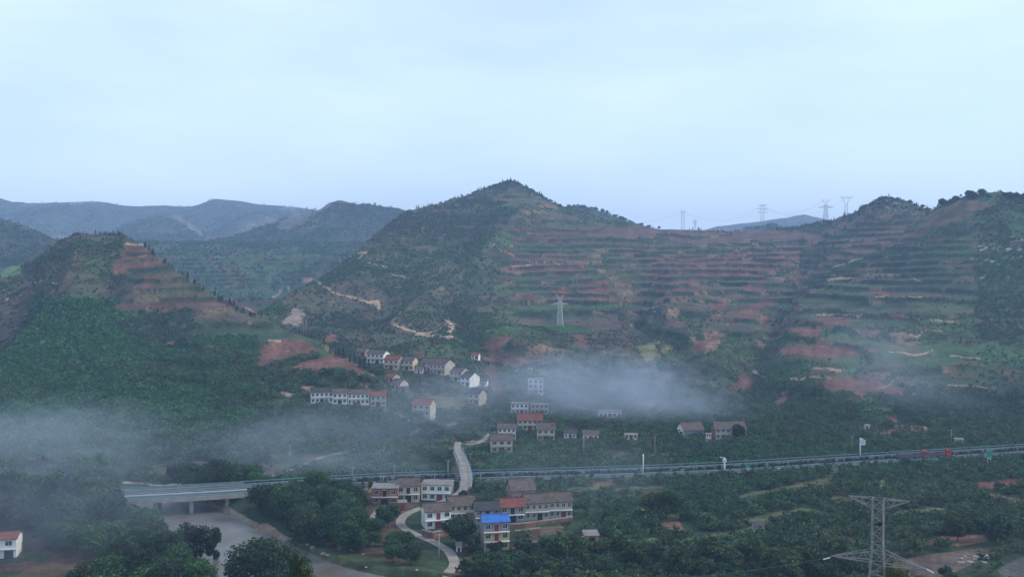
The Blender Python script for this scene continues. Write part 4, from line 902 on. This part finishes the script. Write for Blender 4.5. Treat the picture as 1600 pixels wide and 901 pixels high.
xl, yl, zl_ = at(950, 352, 1900); wire((float(xl), float(yl), float(zl_)), (PYL[1][0], PYL[1][1], PYL[1][2]-2), 6, 'faint wire running down left from the slim pylon', .15)
x0, y0, zb0, HT0, rz0 = NEARP
def npt(lx, lz): return (x0 + lx * math.cos(rz0), y0 + lx * math.sin(rz0), zb0 + lz)
xl, yl, zl_ = at(1150, 960, 120)
wire(npt(-7.1, HT0 - 9.1), (float(xl) - 40, float(yl) + 30, float(zl_) - 5), 2, 'near wire leaving the left arm of the big pylon', .035)

# ------------------------------------------------------------------ trucks
def truck(px, py, zroad, label, off):
    x, y = at_z(px, py, zroad); p = np.array((float(x), float(y))); L = offset_line(HWL, off); i = int(np.argmin(np.linalg.norm(L[:, :2] - p, axis=1))); d = L[i + 1] - L[i]; an = math.atan2(d[1], d[0])
    e = empty('lorry', tuple(L[i]), an); tag(e, label, 'truck')
    MB().box(-8.6, 4.4, -1.15, 1.15, .75, 1.15).build('chassis', M['dark'], e)
    c = MB(); c.box(-8.8, 4.0, -1.25, 1.25, 1.153, 1.5)
    n = 8
    for k in range(n): c.box(-8.8 + k * 1.6, -8.8 + k * 1.6 + 1.5, -1.2, 1.2, 1.503, 2.75 + .12 * (k % 3))
    c.build('cargo_body', M['cargo'], e)
    cb = MB().poly([(4.6,-1.2,.7),(6.9,-1.2,.7),(6.9,1.2,.7),(4.6,1.2,.7),(4.6,-1.2,3.25),(6.35,-1.2,3.25),(6.35,1.2,3.25),(4.6,1.2,3.25),(6.9,-1.2,1.9),(6.9,1.2,1.9)],
        [(3,2,1,0),(4,5,6,7),(0,1,8,5,4),(2,3,7,6,9),(1,2,9,8),(8,9,6,5),(3,0,4,7)]).build('cab', M['cab'], e)
    MB().box(4.6, 5.6, -1.0, 1.0, 3.253, 3.8).build('wind_deflector', M['cab'], cb)
    MB().poly([(6.87,-1.0,2.05),(6.87,1.0,2.05),(6.46,1.0,3.05),(6.46,-1.0,3.05)], [(0,1,2,3)]).build('windscreen', M['glass'], cb)
    for sy in (-1, 1):
        MB().box(5.3, 6.2, sy*1.203, sy*1.22, 2.1, 2.95).build('side_window', M['glass'], cb)
        MB().box(6.903, 6.95, sy*.95-.2, sy*.95+.2, .95, 1.2).build('headlight', M['white'], cb)
    for wx in (-8, -6.7, -5.4, 1.2, 2.6, 5.6):
        for sy in (-1, 1):
            w_ = MB().cyl((wx, sy*.9, .52), (wx, sy*1.2, .52), .52, n=14).build('wheel', M['tyre'], e, True)
            MB().cyl((wx, sy*1.203, .52), (wx, sy*1.22, .52), .28, n=10).build('rim', M['steel'], w_)
truck(1426, 716, 1.2, 'rear one of two red-cabbed lorries, farther left with dark load', -4)
truck(1461, 713, 1.2, 'leading red-cabbed lorry of the two, farther right', -4)

# boulders by the river bank
ico = [(0,0,1)] 
def boulder(x, y, z, s, seed):
    rr = random.Random(seed); import bmesh
    bm = bmesh.new(); bmesh.ops.create_icosphere(bm, subdivisions=2, radius=1)
    for v in bm.verts: v.co *= (.8 + .35 * rr.random()); v.co.z *= .7
    me = bpy.data.meshes.new('boulder'); bm.to_mesh(me); bm.free(); me.materials.append(M['rock']); return me
BM = [boulder(0, 0, 0, 1, k) for k in range(4)]
rg = random.Random(4)
for k, (px, py, s) in enumerate([(480,851,1.3),(488,856,1.6),(505,866,1.8),(512,868,1.4),(530,858,.9),(548,860,1),(553,862,.8),(567,866,.7),(310,800,1.2),(318,797,1.4),(331,799,1.3),(336,801,1),(400,828,1),(651,892,.9),(300,803,.8),(572,887,.8),(345,852,1)]):
    x, y, z = hit(px, py); o = link('boulder', BM[k % 4]); o.location = (x, y, z + .1 * s); o.scale = (s * .55, s * .5, s * .4); o.rotation_euler = (0, 0, k)
    tag(o, 'pale boulder lying on the gravel bank of the muddy river', 'boulder', 'pale boulders on the river bank')
for k in range(16):
    px, py = 1500 + rg.uniform(-10, 45), 880 - rg.uniform(0, 14); x, y, z = hit(px, py, 255); o = link('boulder', BM[k % 4]); s = rg.uniform(.5, 1.1); o.location = (x, y, z + .1); o.scale = (s, s * .8, s * .6); o.rotation_euler = (0, 0, k * 2.1)
    tag(o, 'grey-white block of rubble beside the dirt track at the lower right', 'rubble block', 'rubble blocks beside the dirt track')

# ------------------------------------------------------------------ plants
rng = np.random.default_rng(7)
def clump(n, size, shape, seed, col, cv=.35, flat=1.0):
    """leaf faces spread through a crown volume; returns verts (n,4,3), colours (n,3)"""
    g = np.random.default_rng(seed)
    if shape == 'cone':
        h = g.random(n) ** .75; rad = (1 - h) * .5 * (.75 + .5 * g.random(n)); th = g.random(n) * 6.283
        c = np.stack([rad * np.cos(th), rad * np.sin(th), h * 1.0], 1)
    else:
        nl = 9 if shape == 'lobes' else 5
        lob = g.normal(size=(nl, 3)); lob /= np.linalg.norm(lob, axis=1)[:, None]; lob *= .28 + .12 * g.random((nl, 1)); lob[:, 2] = lob[:, 2] * .8 * flat + .55 * flat; lr = .2 + .14 * g.random(nl)
        if shape == 'column': lob *= (.45, .45, 1.0); lob[:, 2] = np.linspace(.15, .88, nl); lr = .22 - .1 * np.abs(np.linspace(-1, 1, nl)) 
        k = g.integers(0, nl, n); d = g.normal(size=(n, 3)); d /= np.linalg.norm(d, axis=1)[:, None]
        c = lob[k] + d * (lr[k] * (.55 + .5 * g.random(n)))[:, None]; c[:, 2] = np.maximum(c[:, 2], .02)
    u = g.normal(size=(n, 3)); u /= np.linalg.norm(u, axis=1)[:, None]; w = np.cross(u, g.normal(size=(n, 3))); w /= np.linalg.norm(w, axis=1)[:, None]
    s = size * (.6 + .8 * g.random(n))[:, None]
    V = np.stack([c - u * s - w * s * .6, c + u * s * .8 - w * s * .7, c + u * s + w * s * .6, c - u * s * .7 + w * s * .8], 1)
    col = np.array(col) * (1 - cv + 2 * cv * g.random((n, 1))) * (1 + .12 * g.normal(size=(n, 3)))
    return V, np.clip(col, .005, 1)
def merge(protos, pos, sc, rot, tint, pick):
    VV = []; CC = []
    for p, (V, Cc) in enumerate(protos):
        i = np.nonzero(pick == p)[0]
        if not len(i): continue
        c, s = np.cos(rot[i]), np.sin(rot[i]); v = V.reshape(-1, 3)
        x = v[None, :, 0] * c[:, None] - v[None, :, 1] * s[:, None]; y = v[None, :, 0] * s[:, None] + v[None, :, 1] * c[:, None]; z = np.broadcast_to(v[None, :, 2], x.shape)
        W = np.stack([x * sc[i, 0:1] + pos[i, 0:1], y * sc[i, 0:1] + pos[i, 1:2], z * sc[i, 1:2] + pos[i, 2:3]], -1).reshape(-1, 3)
        cc = (np.repeat(Cc, 4, 0)[None] * tint[i][:, None, :]).reshape(-1, 3); VV.append(W); CC.append(cc)
    V = np.concatenate(VV); return V, np.arange(len(V)).reshape(-1, 4), np.concatenate(CC)
def trunk_mesh(h, r, seed, limbs=5):
    g = random.Random(seed); b = MB(); b.cyl((0, 0, -.4), (0, 0, h * .55), r, r * .55, 7); b.cyl((0, 0, h * .55), (g.uniform(-.05, .05) * h, g.uniform(-.05, .05) * h, h * .88), r * .55, r * .2, 6)
    for k in range(limbs):
        a = 6.28 * k / limbs + g.random(); z = h * (.3 + .35 * g.random()); b.cyl((0, 0, z), (math.cos(a) * h * .25, math.sin(a) * h * .25, z + h * .22), r * .35, r * .12, 5)
    me = bpy.data.meshes.new('trunk'); me.from_pydata(b.v, [], b.f); me.update(); me.materials.append(M['bark']); return me
def crown_mesh(V, Cc, w, h, z0):
    v = V.reshape(-1, 3) * (w, w, h) + (0, 0, z0); return mesh_np('crown', v, np.arange(len(v)).reshape(-1, 4), [LEAF], cols=np.repeat(Cc, 4, 0))
def proto_tree(name, w, h, shape, n, leaf, seed, col, trunk=.2, low=.18, label='', cat='tree', group=None):
    e = empty(name, (0, 0, 0)); tag(e, label, cat, group); V, Cc = clump(n, leaf / max(w, h), shape, seed, col)
    link('trunk', trunk_mesh(h, trunk, seed, 5 if low < .4 else 0), e); link('crown', crown_mesh(V, Cc, w, h * (1 - low), h * low), e); return e
used = {}
def plant(proto, x, y, z, s=1, label=None, sz=None):
    rz = rng.random() * 6.28
    if proto.name not in used:
        used[proto.name] = 1; o = proto; o.location = (x, y, z); o.rotation_euler = (0, 0, rz); o.scale = (s, s, sz or s)
    else: o = copy_tree(proto, (x, y, z), rz, (s, s, sz or s))
    if label: o['label'] = label
    return o
G1 = (.042,.090,.038); G2 = (.052,.115,.042); G3 = (.032,.065,.035); G4 = (.085,.135,.04)

# the largest near trees, single ones first
def single(px, ytop, wpx, r, label, shape='lobes', n=2600, leaf=.45, col=G2, name='broadleaf_tree', hh=None, low=.12):
    if r < 60:                                     # r given as the height of the tree: find where its top meets the sight line
        hg = r; r = 300.0
        for _ in range(12):
            x, y, zt = [float(v) for v in at(px, ytop, r)]; z = float(ground(x, y)[0]); r = r * (HC - z - hg) / (HC - zt)
    x, y, zt = [float(v) for v in at(px, ytop, r)]; z = float(ground(x, y)[0]); w = wpx * r / F / .9; h = zt - z
    proto_tree(name, w, h, shape, n, leaf, int(px), col, trunk=.018 * h + .08, low=low, label=label, cat='tree').location = (x, y, z if hh is None else zt - h)
    KEEP.append((x, y, w * .3))
single(406, 846, 92, 15, 'big round dark green tree beside the river at the bottom edge', n=8000, leaf=.38, col=(.035,.065,.03), low=.03)
single(305, 820, 44, 12, 'left of the two dark trees standing against the grey river', n=2600, leaf=.4, col=(.032,.058,.03))
single(334, 823, 34, 11.5, 'right of the two dark trees standing against the grey river', n=2200, leaf=.4, col=(.032,.058,.03), shape='column')
single(466, 864, 34, 95, 'nearest dark leafy treetop poking in at the bottom edge', n=4200, leaf=.14, col=(.05,.08,.03), low=.5)
single(487, 882, 14, 95, 'small dark treetop just right of the nearest treetop', n=1500, leaf=.12, col=(.045,.07,.03), low=.55)
single(1400, 884, 50, 150, 'yellowish green treetop right of the big pylon base', n=2500, leaf=.2, col=(.09,.105,.035), low=.6)
single(606, 787, 36, 8, 'round bushy tree beside the fork of the village road', n=2600, leaf=.35, col=(.03,.07,.03))
single(714, 808, 50, 9, 'large green tree in front of the long brown-roofed house', n=3600, leaf=.38, col=(.032,.07,.03))
single(738, 834, 22, 6, 'bushy tree left of the blue-roofed house', n=2400, leaf=.38, col=(.035,.07,.035))
single(1216, 876, 16, 6, 'slim bright yellow-green poplar near the bottom edge', n=1300, leaf=.3, col=(.12,.17,.05), shape='column')
single(1497, 806, 34, 8, 'pale green round tree right of the big pylon', n=2000, leaf=.4, col=(.06,.10,.04))
single(1565, 802, 36, 9, 'round green tree near the right edge', n=2000, leaf=.4, col=(.04,.08,.035))
single(1430, 838, 20, 6, 'small pale tree beside the lower crossarm of the big pylon', n=1300, leaf=.3, col=(.075,.11,.045))
single(1528, 798, 30, 7, 'dark green tree between the two round trees at the right', n=1800, leaf=.4, col=(.04,.075,.035))
single(1152, 664, 20, 7, 'dark tree in front of the long brown-roofed house with brick gable', n=1200, leaf=.45, col=(.02,.045,.025))
single(724, 768, 16, 5, 'dark shrubby tree behind the brown-roofed house at the road', n=900, leaf=.35, col=(.025,.035,.03))
single(1040, 765, 52, 10, 'broad pale green tree rising above the orchard', n=3000, leaf=.4, col=(.055,.095,.04))

# keep-out test
KA = np.array(KEEP)
def free(x, y):
    ok = np.ones(len(x), bool)
    for c in range(0, len(KA), 64):
        k = KA[c:c + 64]; ok &= ~(np.hypot(x[:, None] - k[None, :, 0], y[:, None] - k[None, :, 1]) < k[None, :, 2]).any(1)
    return ok
# valley floor positions: jittered rows
gx, gy = np.meshgrid(np.arange(-440, 440, 3.1), np.arange(235, 680, 3.5)); gx = gx.ravel(); gy = gy.ravel()
gx2 = gx + gy * .12 + rng.normal(size=gx.shape) * .9; gy2 = gy + .18 * gx + rng.normal(size=gx.shape) * .9
rr2 = np.hypot(gx2, gy2); aa2 = np.arctan2(gx2, gy2)
m = (rr2 > 258) & (rr2 < 700) & (np.abs(aa2) < .66); gx2, gy2, rr2, aa2 = gx2[m], gy2[m], rr2[m], aa2[m]
z2, lay2, fr2, fl2, tt2, tm2 = land(aa2, rr2, True); px2, py2 = proj(gx2, gy2, z2)
C2, fld2 = build_colors(gx2, gy2, z2, px2, py2, lay2, fr2, fl2, tt2, tm2)
rd, rw, _ = dist_line(gx2, gy2, RIVL); hd, hz, _ = dist_line(gx2, gy2, HWL)
nclr = fbm(gx2 / 26, gy2 / 70, 400, 3)
BANKS = [([(1075,842),(1150,832),(1220,810)]),([(1090,798),(1140,815),(1200,812)]),([(1180,808),(1260,795),(1290,800)]),([(1150,777),(1230,762),(1300,748)]),([(945,842),(1075,846)]),([(890,764),(1000,762),(1040,760)]),([(990,792),(1060,806)]),([(1300,776),(1380,790)]),([(1400,802),(1480,792)]),([(770,876),(900,868),(940,872)]),([(1450,815),(1560,822)])]
onbank = np.zeros(len(px2), bool)
for ln in BANKS:
    q = np.array(ln, float); yy = np.interp(px2, q[:, 0], q[:, 1]); onbank |= (px2 > q[0, 0]) & (px2 < q[-1, 0]) & (py2 > yy - 1.5) & (py2 < yy + 8.5)
openness = np.where(px2 > 760, (nclr > .74), (nclr > .70) & (py2 < 765)) | ((px2 > 420) & (px2 < 760) & (py2 < 735) & (nclr > .50))
ok = (fld2 < .5) & ~onbank & (rd > rw + 5) & (hd > 12.5) & free(gx2, gy2) & ~openness
ok &= ~((px2 > 660) & (px2 < 940) & (py2 > 775) & (py2 < 858) & (rng.random(len(px2)) > .16)) & ~((px2 > 575) & (px2 < 700) & (py2 > 762) & (py2 < 800))
ok &= ~((px2 > 455) & (px2 < 690) & (py2 > 852 + (px2 - 460) * .17))
ok &= ~((px2 > 268) & (px2 < 400) & (py2 > 780) & (py2 < 884)) & ~((px2 < 75) & (py2 > 828)) & ~((px2 < 160) & (py2 > 862) & (rng.random(len(px2)) > .2))
ok &= ~((px2 > 596) & (px2 < 650) & (py2 > 812) & (py2 < 850) & (rng.random(len(px2)) > .25))
ok &= ~((px2 > 628 + (py2 - 835) * .6) & (px2 < 728) & (py2 > 832) & (py2 < 910))
ok &= ~((px2 > 325) & (px2 < 475) & (py2 > 782 + (px2 - 350) * .5))
ok &= ~((px2 > 1395) & (py2 > 846) & (rng.random(len(px2)) > .25))
ix = np.nonzero(ok)[0]
big = ((px2 < 400) & (py2 > 752)) | ((px2 > 380) & (px2 < 700) & (py2 > 765)) | ((px2 < 470) & (py2 > 700) & (py2 < 745))
big &= ok
bushy = np.nonzero(big & (rng.random(len(big)) < .30))[0]
orch = np.nonzero(ok & ~big)[0]
# riverside trees: individuals
RT = [proto_tree('riverside_tree', 6.5, 7, 'lobes', 2600, .25, 60 + k, c, .16, .12, 'bushy green tree in the dense belt along the river and under the mist', 'tree', 'bushy trees along the river') for k, c in enumerate((G1, G2, (.05,.085,.04), G3))]
bushy = bushy[np.argsort(rr2[bushy])]
ind = bushy[:270]
for j in ind:
    k = int(rng.integers(0, 4)); s = .75 + .65 * rng.random()
    if 172 < px2[j] < 300 and py2[j] > 770: 
        s = min(s, (py2[j] - 790) * gy2[j] / F / 8.2)
        if s < .35: continue
    s = s * (.58 if (px2[j] > 560 and py2[j] < 880) else 1.0)
    leftm = ((1.6 if py2[j] < 845 else 1.15) if px2[j] < 165 else 1.0) if px2[j] < 290 else 1.05
    ar = ('left of the river in front of the bridge' if py2[j] > 752 else 'behind the left end of the highway') if px2[j] < 290 else ('on the bank right of the bridge' if px2[j] < 480 else 'between the river and the village road')
    o = plant(RT[k], float(gx2[j]), float(gy2[j]), float(z2[j]) - .2, s * leftm, 'bushy green tree in the dense belt ' + ar); o['group'] = 'bushy trees ' + ar
rest_b = bushy[270:]
# orchard: nearest ones in view are individuals
OT = [proto_tree('orchard_tree', 4.0, 3.6, 'lobes', 650, .26, 80 + k, c, .11, .15, 'small round fruit tree in the orchard on the valley floor', 'fruit tree', 'orchard trees on the valley floor') for k, c in enumerate((G1, (.038,.065,.032), (.05,.08,.035), G3))]
orch = orch[np.argsort(rr2[orch])]
inview = (px2[orch] > 0) & (px2[orch] < 1600) & (py2[orch] < 905)
oi = orch[inview][:290]; rest_o = np.setdiff1d(orch, oi)
for j in oi:
    k = int(rng.integers(0, 4)); s = .75 + .55 * rng.random()
    ar = 'below the village beside the road bend' if px2[j] < 760 else ('below the yard wall of the village' if px2[j] < 960 else ('between the yard wall and the field hut' if px2[j] < 1180 else ('between the field hut and the big pylon' if px2[j] < 1370 else 'right of the big pylon')))
    o = plant(OT[k], float(gx2[j]), float(gy2[j]), float(z2[j]) - .1, s, 'small round fruit tree in the orchard ' + ar); o['group'] = 'fruit trees ' + ar
PB = [clump(240, .055, 'lobes', 540 + k, (.046,.092,.040), .4) for k in range(6)]
PR = [clump(60, .105, 'lobes', 500 + k, (.048,.092,.040), .4) for k in range(6)]
def scatter(name, pos, w, h, tint, protos, label=None):
    n = len(pos); V, Fc, Cc = merge(protos, pos, np.stack([w, h], 1), rng.random(n) * 6.28, tint, rng.integers(0, len(protos), n))
    o = link(name, mesh_np(name, V, Fc, [LEAF], cols=Cc)); tag(o, label, 'vegetation', kind='stuff'); return o
for j, wd, pr, nm, lb in ((rest_o, 2.7, PR, 'orchard_vegetation', 'dense dark orchard rows covering the valley floor'), (rest_b, 4.6, PB, 'riverside_vegetation', 'bushes filling the belt along the river and the foot of the left hill')):
    n = len(j); w = wd * (1 + .75 * rng.random(n)); w = np.where((px2[j] > 560) & (py2[j] > 790) & (px2[j] < 700), w * .6, w)
    tn = (.6 + .7 * rng.random((n, 1))) * np.where(px2[j] > 1000, .85, 1.0)[:, None] * np.stack([1 + .35 * (fbm(gx2[j] / 50, gy2[j] / 50, 600, 3) - .5) * 2, np.ones(n), np.ones(n)], 1)
    scatter(nm, np.stack([gx2[j], gy2[j], z2[j] - .2], 1), w, w * .8, tn, pr, lb)
Lm = offset_line(HWL, 0); mp_ = []
for q in Lm:
    pq = proj(*q)
    if pq[0] > 400 and not (700 < pq[0] < 740):
        for k in range(7): mp_.append((q[0] + rng.normal() * 1.6, q[1] + rng.normal() * .3, q[2] - .2))
mp_ = np.array(mp_); n = len(mp_); scatter('median_shrubbery', mp_, 1.0 + .7 * rng.random(n), 1.0 + .8 * rng.random(n), (.6 + .6 * rng.random((n, 1))) * np.ones((1, 3)), PR, 'low dark shrubs growing along the highway median')
vg = []
for q, d in ((offset_line(HWL, -11.6), 0), (offset_line(HWL, 11.8), 0)):
    for p in q:
        pq = proj(*p)
        if pq[0] > 395:
            for k in range(2): vg.append((p[0] + rng.normal() * 1.5, p[1] + rng.normal() * .5, p[2] - .8))
vg = np.array(vg); n = len(vg); scatter('verge_shrubbery', vg, 1.5 + 1.5 * rng.random(n), 1.5 + 1.9 * rng.random(n), (.6 + .6 * rng.random((n, 1))) * np.ones((1, 3)), PR, 'uneven shrubs growing along both highway verges')

# scrub and wood on the hills: sampled so that cover stays even towards the distance
vis = VIS & (rr_ > 500) & (rr_ < 4400) & (PX > -200) & (PX < 1800)
nn1 = fbm(X / 45, Y / 45, 700, 4); nn2 = fbm(X / 130, Y / 130, 710, 3)
wt = np.where(vis, 1.0, 0) * (FIELD < .5)
dens = sstep(.38, .6, nn1) * .8 + .2
terr = TM > .3
dens = np.where(terr & (TT < .84), .04 + .6 * (nn2 > .56), dens); dens = np.where(terr & (TT >= .84), .30 + .6 * (nn1 > .5), dens)
forest = (LAY == 1) & (PX < 400) & ((PX < 300) | (PY > 525)) & (PY > 470 + np.clip(PX - 120, -200, 400) * .05) & (PX > (600 - PY) * .6 - 20)
dens = np.where(forest, 1.2, dens); gully = (LAY == 3) & (PX < 1420) & (Y < 1300); dens = np.where(gully, dens * 1.1, dens)
for gl in (GUL1, GUL2, GUL3):
    q = np.array(gl, float); o = np.argsort(q[:, 1]); dens = np.where(np.isin(LAY, (2, 3)) & (np.abs(PX - gulx(gl, Y)) < 8 + 40 * nn1) & (nn2 > .45) & (Y > q[:, 1].min()) & (Y < q[:, 1].max() - 60), np.maximum(dens, .7), dens)
wt = wt * dens * (PY > 280) * np.where((LAY >= 5) & (FR > .93), .12, 1.0)
cellar = np.gradient(R)[None, :].repeat(na, 0).ravel() * rr_     # area per vertex ~ r*dr
wt = wt * np.clip(cellar / rr_ ** 2 * 1e3, .0, 5)
prob = wt / wt.sum(); NS = 120000
pick = rng.choice(len(prob), NS, p=prob)
jx = X[pick] + rng.normal(size=NS) * 1.5; jy = Y[pick] + rng.normal(size=NS) * 1.5; jr = np.hypot(jx, jy); jz = land(np.arctan2(jx, jy), jr)
ok3 = free(jx, jy); jx, jy, jz, jr, pk = jx[ok3], jy[ok3], jz[ok3], jr[ok3], pick[ok3]
n = len(jx); w = (1.1 + 2.3 * rng.random(n) ** 1.8) * np.clip(jr / 900, .75, 2.6); fo = forest[pk]; w[fo] *= 1.9; w[terr[pk]] *= .7
tnb = fbm(jx / 70, jy / 70, 720, 3); tn = (.8 + .4 * rng.random((n, 1))) * np.where((tnb > .5)[:, None], np.array((1.1, 1.75, 1.15)), np.array((1.3, 1.3, 1.25)))
tn[fo] *= (.95, 1.2, 1.1)
PS = [clump(20, .15, 'lobes', 800 + k, (.046,.068,.040), .25) for k in range(8)]
scatter('hillside_scrub', np.stack([jx, jy, jz - .3], 1), w, w * .85, tn, PS, 'dark scrub and woodland covering the terraced hillsides')

# skyline trees
CT = [proto_tree('conifer_tree', 3.6, 8.5, 'cone', 260, .55, 900 + k, (.028,.042,.028), .12, .08, 'dark narrow conifer on the skyline ridge', 'conifer', 'conifers along the ridges') for k in range(3)]
RTR = [proto_tree('ridge_tree', 7, 7, 'lobes', 320, .7, 950 + k, (.035,.052,.03), .15, .15, 'rounded tree on the ridge crest of the right hill', 'tree', 'rounded trees on the ridge crests') for k in range(3)]
BT = [proto_tree('broadleaf_tree', 7, 7.5, 'lobes', 1400, .42, 70 + k, c, .16, .14, 'larger pale green tree along the bottom edge', 'tree', 'larger trees along the bottom edge') for k, c in enumerate(((.05,.085,.036),(.06,.10,.038),(.04,.07,.032)))]
def along(layer, p0, p1, n, protos, s0, s1, jit=6, dr=0, lab=None):
    a_, r_, z_ = LAYERS[layer].c[-1]
    for k in range(n):
        px = p0 + (p1 - p0) * rng.random(); a = math.atan2((px - CX) / F, 1.0); r = float(np.interp(a, a_, r_)) - dr * rng.random() - rng.random() * jit
        x, y = r * math.sin(a), r * math.cos(a); z = float(land(np.array([a]), np.array([r]))[0]) - (.9 * s0 if protos is RTR else 0); s = s0 + (s1 - s0) * rng.random()
        o = plant(protos[int(rng.integers(0, len(protos)))], x, y, z - .3, s)
        if lab: o['label'] = lab; o['group'] = lab[:60]
PK = 'small dark conifer on the sharp central peak'; LR = 'small dark conifer on the long left shoulder of the central peak'
SP = 'small dark conifer down the right edge of the left spur'; SD = 'tiny dark conifer on the saddle before the distant mountain'; KN = 'dark conifer covering the small round knoll near the right'
along(1, 740, 850, 24, CT, .3, .85, lab=PK); along(1, 785, 815, 7, CT, .5, 1.0, lab=PK); along(1, 750, 880, 26, RTR, .25, .6, lab='small rounded tree among the conifers of the central peak'); along(1, 600, 745, 20, CT, .3, .7, lab=LR)
along(0, 225, 400, 44, CT, .3, .65, lab=SP); along(0, 120, 225, 12, CT, .25, .5, lab='tiny dark conifer on the flat top of the left spur'); along(0, 505, 590, 18, CT, .45, .8, lab='dark conifer beside the upper left tip of the hillside village')
along(1, 1050, 1290, 34, CT, .3, .6, lab=SD); along(1, 1290, 1450, 44, CT, .35, .8, dr=60, lab=KN); along(1, 1330, 1450, 40, RTR, .3, .7, dr=60, lab='small rounded tree among the conifers of the round knoll')
along(2, 1460, 1600, 26, RTR, .5, 1.2, dr=15, lab='rounded dark tree on the crest of the right hill'); along(3, 868, 1030, 46, RTR, .35, .85, lab='rounded tree on the farther ridge sloping right from the peak')
for k in range(34):
    px = float(rng.uniform(765, 1360)); r = float(rng.uniform(292, 326)); a = math.atan2(px - CX, F); x, y = r * math.sin(a), r * math.cos(a)
    if not free(np.array([x]), np.array([y]))[0]: continue
    z = float(ground(x, y)[0]); o = plant(BT[k % 3], x, y, z - .2, .7 + .5 * rng.random()); ar = 'below the village yard wall' if px < 1000 else 'below the field hut'
    o['label'] = 'larger pale green tree along the bottom edge ' + ar; o['group'] = 'larger trees along the bottom edge ' + ar

# ------------------------------------------------------------------ air: haze box and mist banks
hz_ = MB().box(-5300, 5300, -30, 6300, -8, 372); hm = bpy.data.materials.new('haze_air'); hm.use_nodes = True; t = hm.node_tree; t.nodes.clear()
o_ = N(t, 'ShaderNodeOutputMaterial'); pv = N(t, 'ShaderNodeVolumePrincipled'); pv.inputs['Color'].default_value = (.45,.65,1.0,1); pv.inputs['Density'].default_value = HAZE_D; pv.inputs['Anisotropy'].default_value = 0.0
t.links.new(pv.outputs[0], o_.inputs['Volume'])
ho = hz_.build('haze', hm); tag(ho, kind='stuff')
def mist(px, py, r, wpx, hpx, dep, dens, seed, rot=0, label='', sc=2.2):
    x, y, z = [float(v) for v in at(px, py, r)]
    import bmesh
    bm = bmesh.new(); bmesh.ops.create_icosphere(bm, subdivisions=3, radius=1); me = bpy.data.meshes.new('mist_bank'); bm.to_mesh(me); bm.free()
    m = bpy.data.materials.new('mist'); m.use_nodes = True; t = m.node_tree; t.nodes.clear()
    o_ = N(t, 'ShaderNodeOutputMaterial'); pv = N(t, 'ShaderNodeVolumePrincipled'); pv.inputs['Color'].default_value = (.62,.72,.86,1)
    tcn = N(t, 'ShaderNodeTexCoord'); ln = N(t, 'ShaderNodeVectorMath', operation='LENGTH'); t.links.new(tcn.outputs['Object'], ln.inputs[0])
    fo = N(t, 'ShaderNodeMapRange', interpolation_type='SMOOTHSTEP'); fo.inputs['From Min'].default_value = 1.0; fo.inputs['From Max'].default_value = .45; mpe = N(t, 'ShaderNodeMapping'); mpe.inputs['Location'].default_value = (seed * 1.7, 5, seed); mpe.inputs['Scale'].default_value = (2.6, 1.5, 1.6); t.links.new(tcn.outputs['Object'], mpe.inputs['Vector'])
    ne = N(t, 'ShaderNodeTexNoise'); ne.inputs['Detail'].default_value = 4; ne.inputs['Roughness'].default_value = .55; t.links.new(mpe.outputs[0], ne.inputs['Vector'])
    ma = N(t, 'ShaderNodeMath', operation='MULTIPLY_ADD'); ma.inputs[1].default_value = 1.3; t.links.new(ne.outputs['Fac'], ma.inputs[0]); t.links.new(ln.outputs['Value'], ma.inputs[2])
    mb_ = N(t, 'ShaderNodeMath', operation='SUBTRACT'); mb_.inputs[1].default_value = .58; t.links.new(ma.outputs[0], mb_.inputs[0]); t.links.new(mb_.outputs[0], fo.inputs['Value'])
    mpn = N(t, 'ShaderNodeMapping'); mpn.inputs['Location'].default_value = (seed * 3.1, seed, 0); mpn.inputs['Scale'].default_value = (sc, sc * .6, sc * .7); t.links.new(tcn.outputs['Object'], mpn.inputs['Vector'])
    nz = N(t, 'ShaderNodeTexNoise'); nz.inputs['Scale'].default_value = 1; nz.inputs['Detail'].default_value = 3; t.links.new(mpn.outputs[0], nz.inputs['Vector'])
    mr = N(t, 'ShaderNodeMapRange'); mr.inputs['From Min'].default_value = .22; mr.inputs['From Max'].default_value = .72; t.links.new(nz.outputs['Fac'], mr.inputs['Value'])
    mu = N(t, 'ShaderNodeMath', operation='MULTIPLY'); t.links.new(fo.outputs[0], mu.inputs[0]); t.links.new(mr.outputs[0], mu.inputs[1])
    m2 = N(t, 'ShaderNodeMath', operation='MULTIPLY'); m2.inputs[1].default_value = dens; t.links.new(mu.outputs[0], m2.inputs[0]); t.links.new(m2.outputs[0], pv.inputs['Density'])
    t.links.new(pv.outputs[0], o_.inputs['Volume']); me.materials.append(m)
    o = link('mist_bank', me); o.location = (x, y, z); o.scale = (wpx * r / F / 2, dep / 2, hpx * r / F / 2); o.rotation_euler = (0, math.radians(rot), -math.atan2(x, y)); tag(o, label, 'mist', kind='stuff')
mist(970, 618, 610, 520, 170, 110, .021, 1, 7, 'pale bank of mist drifting across the middle hamlet')
mist(800, 625, 600, 420, 150, 70, .009, 12, 0, 'thin veil of mist round the three-storey white house')
mist(40, 705, 425, 640, 190, 90, .0115, 2, 0, 'pale mist lying along the foot of the left hill')
mist(500, 690, 455, 560, 170, 80, .0085, 3, -4, 'thin mist above the highway in the centre left')
mist(690, 635, 540, 320, 150, 80, .0075, 5, 0, 'thin mist over the hillside village')
mist(1385, 560, 640, 260, 150, 60, .0075, 8, 30, 'small wisp of mist on the right hill')
mist(900, 745, 400, 460, 180, 80, .0035, 9, 0, 'very thin mist over the middle orchard')
mist(110, 800, 350, 520, 190, 110, .0055, 14, 0, 'thin mist over the trees at the lower left')
mist(560, 738, 440, 460, 90, 60, .009, 31, 0, 'faint mist over the highway behind the hamlet')
mist(1420, 610, 640, 330, 90, 60, .005, 21, 10, 'faint wisps of mist low on the right hill')
